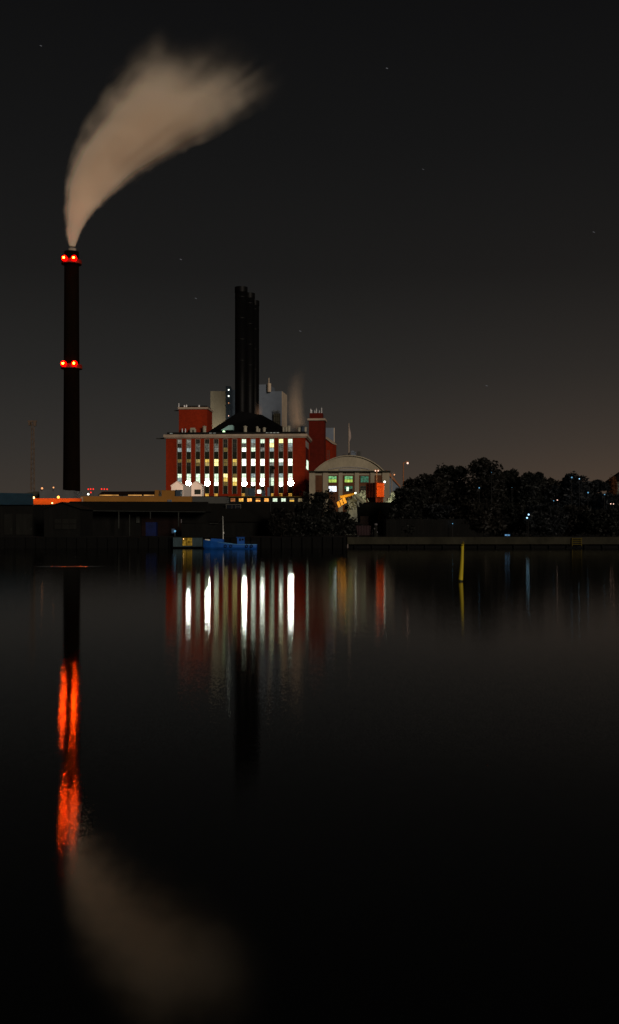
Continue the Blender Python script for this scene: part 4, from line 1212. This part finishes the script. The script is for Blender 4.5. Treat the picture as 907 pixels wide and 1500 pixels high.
for px, py, s, lab in ((550.6, 767, .24, 'upper small pale canister beside the red skip'), (549.4, 773.4, .2, 'middle small pale canister beside the red skip'), (552, 778.6, .17, 'lowest small pale canister beside the red skip')):
    T = Th('canister', lab, 'canister', px, 171, group='pale canisters by the red skip')
    zz = T.z(py)
    g = G(); g.lathe([(s, 0), (s * 1.05, .05), (s * 1.05, zz - .1), (s * .5, zz)], seg=14); T.part('drum', g, M['shed_wood'] if False else M['shed_door'])
    g = G(); g.lathe([(s * 1.08, 0), (s * 1.08, s * .9), (s * .5, s * 1.2)], (0, 0, zz - s), seg=14); T.part('cap', g, M['crate_pale'])
T = Th('hoarding', 'dark upright board hoarding below the left trees', 'fence', 636, 171)
g = G(); x = T.x(566)
while x < T.x(706):
    wdt = .24
    g.box(x, x + wdt, 0, .05, 0, T.z(760) + rnd.uniform(-.12, .05)); x += wdt + .02
T.part('boards', g, M['shed_wood'])
g = G(); g.box(T.x(566), T.x(706), .06, .16, .6, .72); g.box(T.x(566), T.x(706), .06, .16, 1.9, 2.02); T.part('rail', g, M['shed_wood'])
T = Th('mooring_ladder', 'dull yellow ladder head on the stone quay, right', 'ladder', 845.4, 159.6, z=.3)
g = G()
for px in (838.4, 852):
    g.tube((T.x(px), 0, 0), (T.x(px), 0, T.z(788.6)), .06, seg=8); g.tube((T.x(px), 0, T.z(788.6)), (T.x(px), .6, T.z(788.6)), .06, seg=8)
for zz in (.25, .55, .85, 1.1):
    g.tube((T.x(838.4), 0, zz), (T.x(852), 0, zz), .05, seg=6)
T.part('rungs', g, M['ladder_yellow'])
T = Th('bollard_light', 'low pale blue light on the stone quay under the trees', 'light', 743.4, 161.2)
g = G(); g.lathe([(.12, 0), (.1, .12), (.1, .2)], seg=12); T.part('base', g, M['dark_steel'])
g = G(); g.box(-.36, .36, -.1, .1, .2, .42); T.part('lens', g, emit('dim_blue_lens', (.10, .24, .42), 1, .5, (4, 4, 4)))

# ------------------------------------------------------------------ street lamps
def street_lamp(px, ptop, d, lab, mk, lamp, kind):
    T = Th('street_lamp', lab, 'street lamp', px, d)
    zt = T.z(ptop)
    if kind == 'arm':
        g = G(); g.tube((0, 0, 0), (0, 0, zt), .27, .2, 10); g.tube((0, 0, zt), (T.k(4.5), 0, zt + .2), .13, .1, 8); T.part('pole', g, M[mk])
        g = G(); g.hexa([(T.k(3.2), -.35, zt + .05), (T.k(8), -.35, zt + .05), (T.k(8), .35, zt + .05), (T.k(3.2), .35, zt + .05), (T.k(4), -.2, zt + .6), (T.k(7), -.2, zt + .6), (T.k(7), .2, zt + .6), (T.k(4), .2, zt + .6)]); hd = T.part('lamp_head', g, M[mk])
        g = G(); g.ball((T.k(6.2), -.2, zt - .1), .34); T.part('lamp', g, E[lamp], hd, smooth=True)
    elif kind == 'double':
        g = G(); g.tube((0, 0, 0), (0, 0, zt), .12, .09, 10); g.tube((-T.k(2.2), 0, zt), (T.k(2.2), 0, zt), .07, seg=8); T.part('pole', g, M[mk])
        for s in (-1, 1):
            g = G(); g.hexa([(s * T.k(2) - .22, -.25, zt - .1), (s * T.k(2) + .22, -.25, zt - .1), (s * T.k(2) + .22, .25, zt - .1), (s * T.k(2) - .22, .25, zt - .1), (s * T.k(2) - .15, -.15, zt + .2), (s * T.k(2) + .15, -.15, zt + .2), (s * T.k(2) + .15, .15, zt + .2), (s * T.k(2) - .15, .15, zt + .2)]); hd = T.part('lamp_head', g, M[mk])
            g = G(); g.ball((s * T.k(2), -.2, zt - .1), .15); T.part('lamp', g, E[lamp], hd, smooth=True)
    else:
        g = G(); g.tube((0, 0, 0), (0, 0, zt - .8), .22, .18, 10)
        pts = [(0, zt - .8), (.15, zt - .3), (.45, zt - .02), (.8, zt - .05), (.95, zt - .4)]
        for a, b in zip(pts, pts[1:]):
            g.tube((a[0], 0, a[1]), (b[0], 0, b[1]), .15, .14, 8)
        T.part('pole', g, M[mk])
        g = G(); g.ball((.95, 0, zt - .6), .25); T.part('lamp', g, E[lamp], smooth=True)


street_lamp(591, 678, 380, 'tall rust brown street lamp rising left of the trees', 'pole_rust', 'pink', 'arm')
street_lamp(552, 689, 236, 'double headed reddish lamp rising behind the hopper', 'pole_rust', 'pink', 'double')
street_lamp(574, 693, 402, 'pale hooked lamp post beside the arched hall', 'pole_pale', 'dimorange', 'hook')
for px, py, d, lab in ((587.8, 724.6, 225, 'small white yard lamp at the left edge of the trees'), (578.8, 736.4, 221, 'low white yard lamp right of the black shed')):
    T = Th('yard_lamp', lab, 'lamp', px, d)
    g = G(); g.tube((0, 0, 0), (0, 0, T.z(py)), .05, seg=8); T.part('post', g, M['dark_steel'])
    g = G(); g.ball((0, -.1, T.z(py)), .17); T.part('lamp', g, E['white'], smooth=True)


# ------------------------------------------------------------------ trees
def crown(seed, n_, leaf, lobes, flat=.85):
    """many leaf-sized faces spread through overlapping lobes; unit crown, x,y in -1..1, z 0..1"""
    r_ = random.Random(seed)
    g = G()
    per = n_ // len(lobes)
    for cx_, cy_, cz_, rx, rz in lobes:
        for _ in range(int(per * (.5 + rx * 1.4))):
            while True:
                p = Vector((r_.uniform(-1, 1), r_.uniform(-1, 1), r_.uniform(-1, 1)))
                if .1 < p.length < 1:
                    break
            p = p.normalized() * (p.length ** .45) * r_.uniform(.86, 1.1)
            c = Vector((cx_ + p.x * rx, cy_ + p.y * rx * flat, cz_ + p.z * rz))
            s = leaf * r_.uniform(.5, 1.35)
            u = Vector((r_.gauss(0, 1), r_.gauss(0, 1), r_.gauss(0, .7))).normalized()
            v = u.cross(Vector((r_.gauss(0, 1), r_.gauss(0, 1), r_.gauss(0, 1)))).normalized()
            g.add([c - u * s, c - v * s * .45, c + u * s, c + v * s * .45], [(0, 1, 2, 3)])
    return g


def lobes_for(seed, n_, slim=1.0):
    r_ = random.Random(seed)
    out = [(0, 0, .5, .80 * slim, .47), (-.35 * slim, -.2, .30, .5 * slim, .30), (.38 * slim, -.15, .30, .5 * slim, .30), (0, -.4, .42, .45 * slim, .36)]
    for i in range(n_):
        a = r_.uniform(0, 2 * math.pi); q = r_.uniform(.25, .72) * slim
        z = r_.uniform(.22, .86)
        rr = r_.uniform(.24, .42) * slim * (1.1 - .4 * z)
        out.append((q * math.cos(a), q * math.sin(a), z, rr, rr * r_.uniform(.6, .85)))
    for i in range(n_ // 2):
        a = r_.uniform(0, 2 * math.pi); q = r_.uniform(0, .5) * slim
        out.append((q * math.cos(a), q * math.sin(a), r_.uniform(.84, .95), r_.uniform(.1, .2), r_.uniform(.06, .1)))
    return out


def tree(name, lab, px, ptop, half, d, seed, lm, group, n_=11000, leaf=.36, trunk_h=.16, slim=1.0, cat='tree'):
    T = Th(name, lab, cat, px, d, group=group)
    H = T.z(ptop) * 1.02; W = T.k(half) * 1.5
    zb = H * trunk_h * .4
    u = crown(seed, n_, 1.0, lobes_for(seed, 18, slim))
    # scale the unit crown, keeping the leaves their own size
    g = G()
    for i in range(0, len(u.v), 4):
        q = [Vector(p) for p in u.v[i:i + 4]]
        c = (q[0] + q[2]) / 2
        C = Vector((c.x * W, c.y * W, zb + c.z * (H - zb)))
        g.add([C + (p - c) * leaf for p in q], [(0, 1, 2, 3)])
    T.part('crown', g, M[lm])
    g = G(); r_ = random.Random(seed + 50)
    tr = .018 * H + .06
    g.tube((0, 0, 0), (.1, 0, H * trunk_h), tr, tr * .75, 9)
    g.tube((.1, 0, H * trunk_h), (0, .1, H * .75), tr * .75, tr * .2, 8)
    for i in range(6):
        a = 2 * math.pi * i / 6 + r_.uniform(-.4, .4); z0 = H * r_.uniform(.2, .5)
        e = (math.cos(a) * W * .6, math.sin(a) * W * .6, z0 + H * r_.uniform(.15, .35))
        g.tube((.08, 0, z0), e, tr * .42, tr * .12, 7)
        e2 = (e[0] * 1.25, e[1] * 1.25 + .3, e[2] + H * .08)
        g.tube(e, e2, tr * .13, tr * .05, 6)
    T.part('trunk', g, M['bark'])
    return T


GT = 'dark trees in a row behind the stone quay'
tl = [
    (600, 716, 23, 186, 'leaf', 'low rounded dark tree at the left end of the tree row'),
    (626, 699, 27, 196, 'leaf_brown', 'dark tree second from the left end, behind the hoarding'),
    (660, 688, 31, 205, 'leaf', 'broad dark tree left of the tallest one'),
    (704, 675, 32, 199, 'leaf_brown', 'tallest dark tree, its crown topping the whole row'),
    (742, 692, 25, 208, 'leaf', 'dark tree directly right of the tallest one'),
    (776, 695.5, 27, 200, 'leaf', 'dark tree mid row with a pair of cool lamps before it'),
    (806, 703, 22, 209, 'leaf_brown', 'lower dark tree in the dip left of the blue lit crown'),
    (837, 697, 27, 198, 'leaf_blue', 'dark tree with light of an added blue lamp on its crown'),
    (868, 706, 24, 204, 'leaf_blue', 'bluish dark tree sloping down toward the right end'),
    (892, 727, 22, 194, 'leaf_blue', 'smallest dark tree at the right end of the row'),
]
for i, (px, pt_, hf, d, lm, lab) in enumerate(tl):
    tree('tree', lab, px, pt_, hf, d, 100 + i * 7, lm, GT)
GB = 'dark bushes along the stone quay'
bl = [
    (596, 748, 22, 'dark bush at the hoarding, left end of the quay planting'), (648, 742, 30, 'wide dark bush behind the hoarding, left of the yellow pile'),
    (700, 736, 30, 'dark bush behind the yellow pile'), (748, 738, 28, 'dark bush above the low blue quay light'),
    (796, 740, 28, 'dark bush right of the paired cool lamps'), (842, 742, 28, 'dark bush above the yellow ladder'), (890, 748, 26, 'dark bush at the right edge of the quay')]
for i, (px, pt_, hf, lab) in enumerate(bl):
    tree('bush', lab, px, pt_, hf, 174 + (i % 2) * 4, 300 + i * 5, ('leaf', 'leaf_blue', 'leaf_brown')[i % 3], GB, 6000, .32, .06, cat='bush')
GM = 'black scrub in the middle of the shore'
for i, (px, pt_, hf, d, lab) in enumerate(((470, 722, 20, 230, 'black round tree before the pale hall corner'), (440, 740, 22, 200, 'black shrub right of the felt roofed hall'),
                                          (412, 746, 15, 183, 'dull brownish shrub by the slim pole'), (500, 752, 22, 190, 'low black shrub below the yellow bucket'),
                                          (455, 758, 26, 172, 'low black shrub on the timber quay'))):
    tree('shrub' if i else 'tree', lab, px, pt_, hf, d, 400 + i * 5, 'leaf_brown' if i == 2 else 'leaf', GM, 5500, .32, .08, cat='shrub' if i else 'tree')
tree('poplar', 'slim brown poplar beside the house at the right edge', 896.5, 701, 7, 262, 500, 'poplar_leaf', None, 3000, .3, .15, slim=.9)

T = Th('house', 'olive grey house with overhanging dark roof at the right edge', 'house', 916, 266)
g = G(); g.box(T.x(903.4), T.x(935), 0, 9, 0, T.z(703.6)); T.part('wall', g, M['house_wall'])
g = G(); g.add([(T.x(900.6), -.8, T.z(704.2)), (T.x(938), -.8, T.z(704.2)), (T.x(938), 9.8, T.z(704.2)), (T.x(900.6), 9.8, T.z(704.2)), (T.x(914), 4.5, T.z(690)), (T.x(926), 4.5, T.z(690))],
               [(0, 1, 5, 4), (1, 2, 5), (2, 3, 4, 5), (3, 0, 4), (3, 2, 1, 0)])
T.part('roof', g, M['shed_wood'])
for py in (714, 730):
    window(T, T.x(904.6), T.x(911), -.12, T.z(py + 5), T.z(py - 4.6), ('dim', 'dim'), bars=1)

# added lamps standing in for leaf glints; only the close pair are real lamps
GL = 'cool lamps among the trees'
for px, py, d, k, r, lab, pw in (
        (702, 714.6, 184, 'blue', .13, 'small blue lamp added as a leaf glint high in the tallest tree', 6), (837.6, 699.4, 179, 'blue', .15, 'blue lamp added for leaf glints at the top of the right hand crown', 160),
        (848.6, 701.4, 187, 'cool', .10, 'tiny white lamp added as a leaf glint just right of the top blue one', 6), (816.4, 732.6, 185, 'pink', .11, 'small white lamp added as a leaf glint, mid height right of centre of the trees', 7),
        (774.4, 753.8, 170.5, 'cool', .17, 'upper of two close cool white lamps in the trees', 7), (772, 758.6, 170.4, 'cool', .16, 'lower of two close cool white lamps in the trees', 0),
        (811, 733.6, 186, 'blue', .09, 'faint blue lamp added as a leaf glint beside the small white one', 5), (861.4, 721.6, 180, 'blue', .15, 'blue lamp added for leaf glints in the sloping right hand crown', 110),
        (885.6, 724.4, 177, 'blue', .10, 'faint blue lamp added as a leaf glint near the right end of the trees', 30), (894.6, 738, 178, 'pink', .11, 'left of two pale lamps added as leaf glints at the right tree edge', 4),
        (898.6, 738.2, 178, 'pink', .10, 'right of two pale lamps added as leaf glints at the right tree edge', 0), (663, 767, 170, 'blue', .09, 'faint low blue lamp added as a leaf glint behind the hoarding end', 5),
        (750, 714, 192, 'blue', .05, 'very faint lamp added as a leaf glint right of the tallest tree', 10), (720, 692, 190, 'blue', .05, 'very faint lamp added as a leaf glint below the tallest crown', 10)):
    T = Th('tree_glint_lamp', lab, 'lamp', px, d, group=GL)
    z = T.z(py)
    g = G(); g.tube((0, 0, 0), (0, 0, z), .05, .035, 7); T.part('post', g, M['pole_dark'])
    g = G(); g.ball((0, -.08, z), r * .8); T.part('lamp', g, E[k], smooth=True)
    if pw:
        T.light('tree_glint_light', (0, .3, z + .1), (.42, .7, 1.0), pw * 1.6, .15)

# ------------------------------------------------------------------ the yellow pile in the water
T = Th('mooring_pile', 'leaning yellow pile standing in the black water', 'mooring pile', 674.6, 61, z=0.0)
zt = T.z(797)
tx = T.k(3.0)
g = G()
prof = [(.135, -.6), (.132, .12), (.118, .6), (.1, 1.2), (.082, 1.75), (.07, zt)]
seg = 24; vs = []; fs = []
for r, z in prof:
    f = max(z, 0) / zt
    ox = tx * f + .02 * math.sin(f * 3.1)
    for k in range(seg):
        th = 2 * math.pi * k / seg
        vs.append((ox + r * math.cos(th), r * math.sin(th), z))
for i in range(len(prof) - 1):
    for k in range(seg):
        fs.append((i * seg + k, i * seg + (k + 1) % seg, (i + 1) * seg + (k + 1) % seg, (i + 1) * seg + k))
fs.append(tuple(range((len(prof) - 1) * seg, len(prof) * seg)))
g.add(vs, fs); T.part('post', g, M['buoy'], smooth=True)
g = G(); g.tube((tx - .11, 0, zt - .17), (tx + .1, 0, zt - .12), .035, seg=8); g.tube((tx, -.12, zt - .05), (tx, .12, zt - .05), .03, seg=8)
g.tube((tx + .01, 0, zt - .02), (tx + .04, 0, zt + .15), .055, .03, 10); g.tube((tx + .07, 0, zt - .04), (tx + .09, 0, zt + .1), .03, .02, 8); T.part('cleat', g, M['ladder_yellow'])
g = G(); g.lathe([(.137, -.3), (.15, -.05), (.146, .05), (.13, .09)], (0, 0, 0), seg=24); T.part('weed_collar', g, M['weed'], smooth=True)

# a few faint stars, drawn out a little by the long exposure
g = G()
for px, py, r in ((265, 380, 5), (567, 100, 6), (60, 67, 5), (440, 485, 4.5), (287, 437, 4), (713, 565, 4.5), (870, 340, 4.5), (620, 248, 2.6)):
    c = Vector((X(px, 15000), 15000, Z(py, 15000)))
    g.tube(c + Vector((-13, 0, 5)), c + Vector((13, 0, -5)), r, seg=6)
o = obj('stars', g, emit('star_light', (.075, .075, .08), 1))
tag(o, 'few faint stars scattered over the night sky', 'stars', kind='stuff')

# ------------------------------------------------------------------ render settings
sc.view_settings.view_transform = 'Standard'
sc.view_settings.look = 'None'
sc.view_settings.gamma = 1.0
sc.view_settings.exposure = 0.0
sc.render.engine = 'CYCLES'
cy = sc.cycles
cy.use_denoising = True
cy.denoiser = 'OPENIMAGEDENOISE'
cy.denoising_input_passes = 'RGB_ALBEDO'
sc.render.filter_size = 1.8
cy.max_bounces = 10
cy.diffuse_bounces = 2
cy.glossy_bounces = 3
cy.transmission_bounces = 2
cy.volume_bounces = 8
cy.transparent_max_bounces = 8
cy.sample_clamp_indirect = 8.0
cy.sample_clamp_direct = 0.0
cy.use_adaptive_sampling = False
cy.caustics_reflective = False
cy.caustics_refractive = False
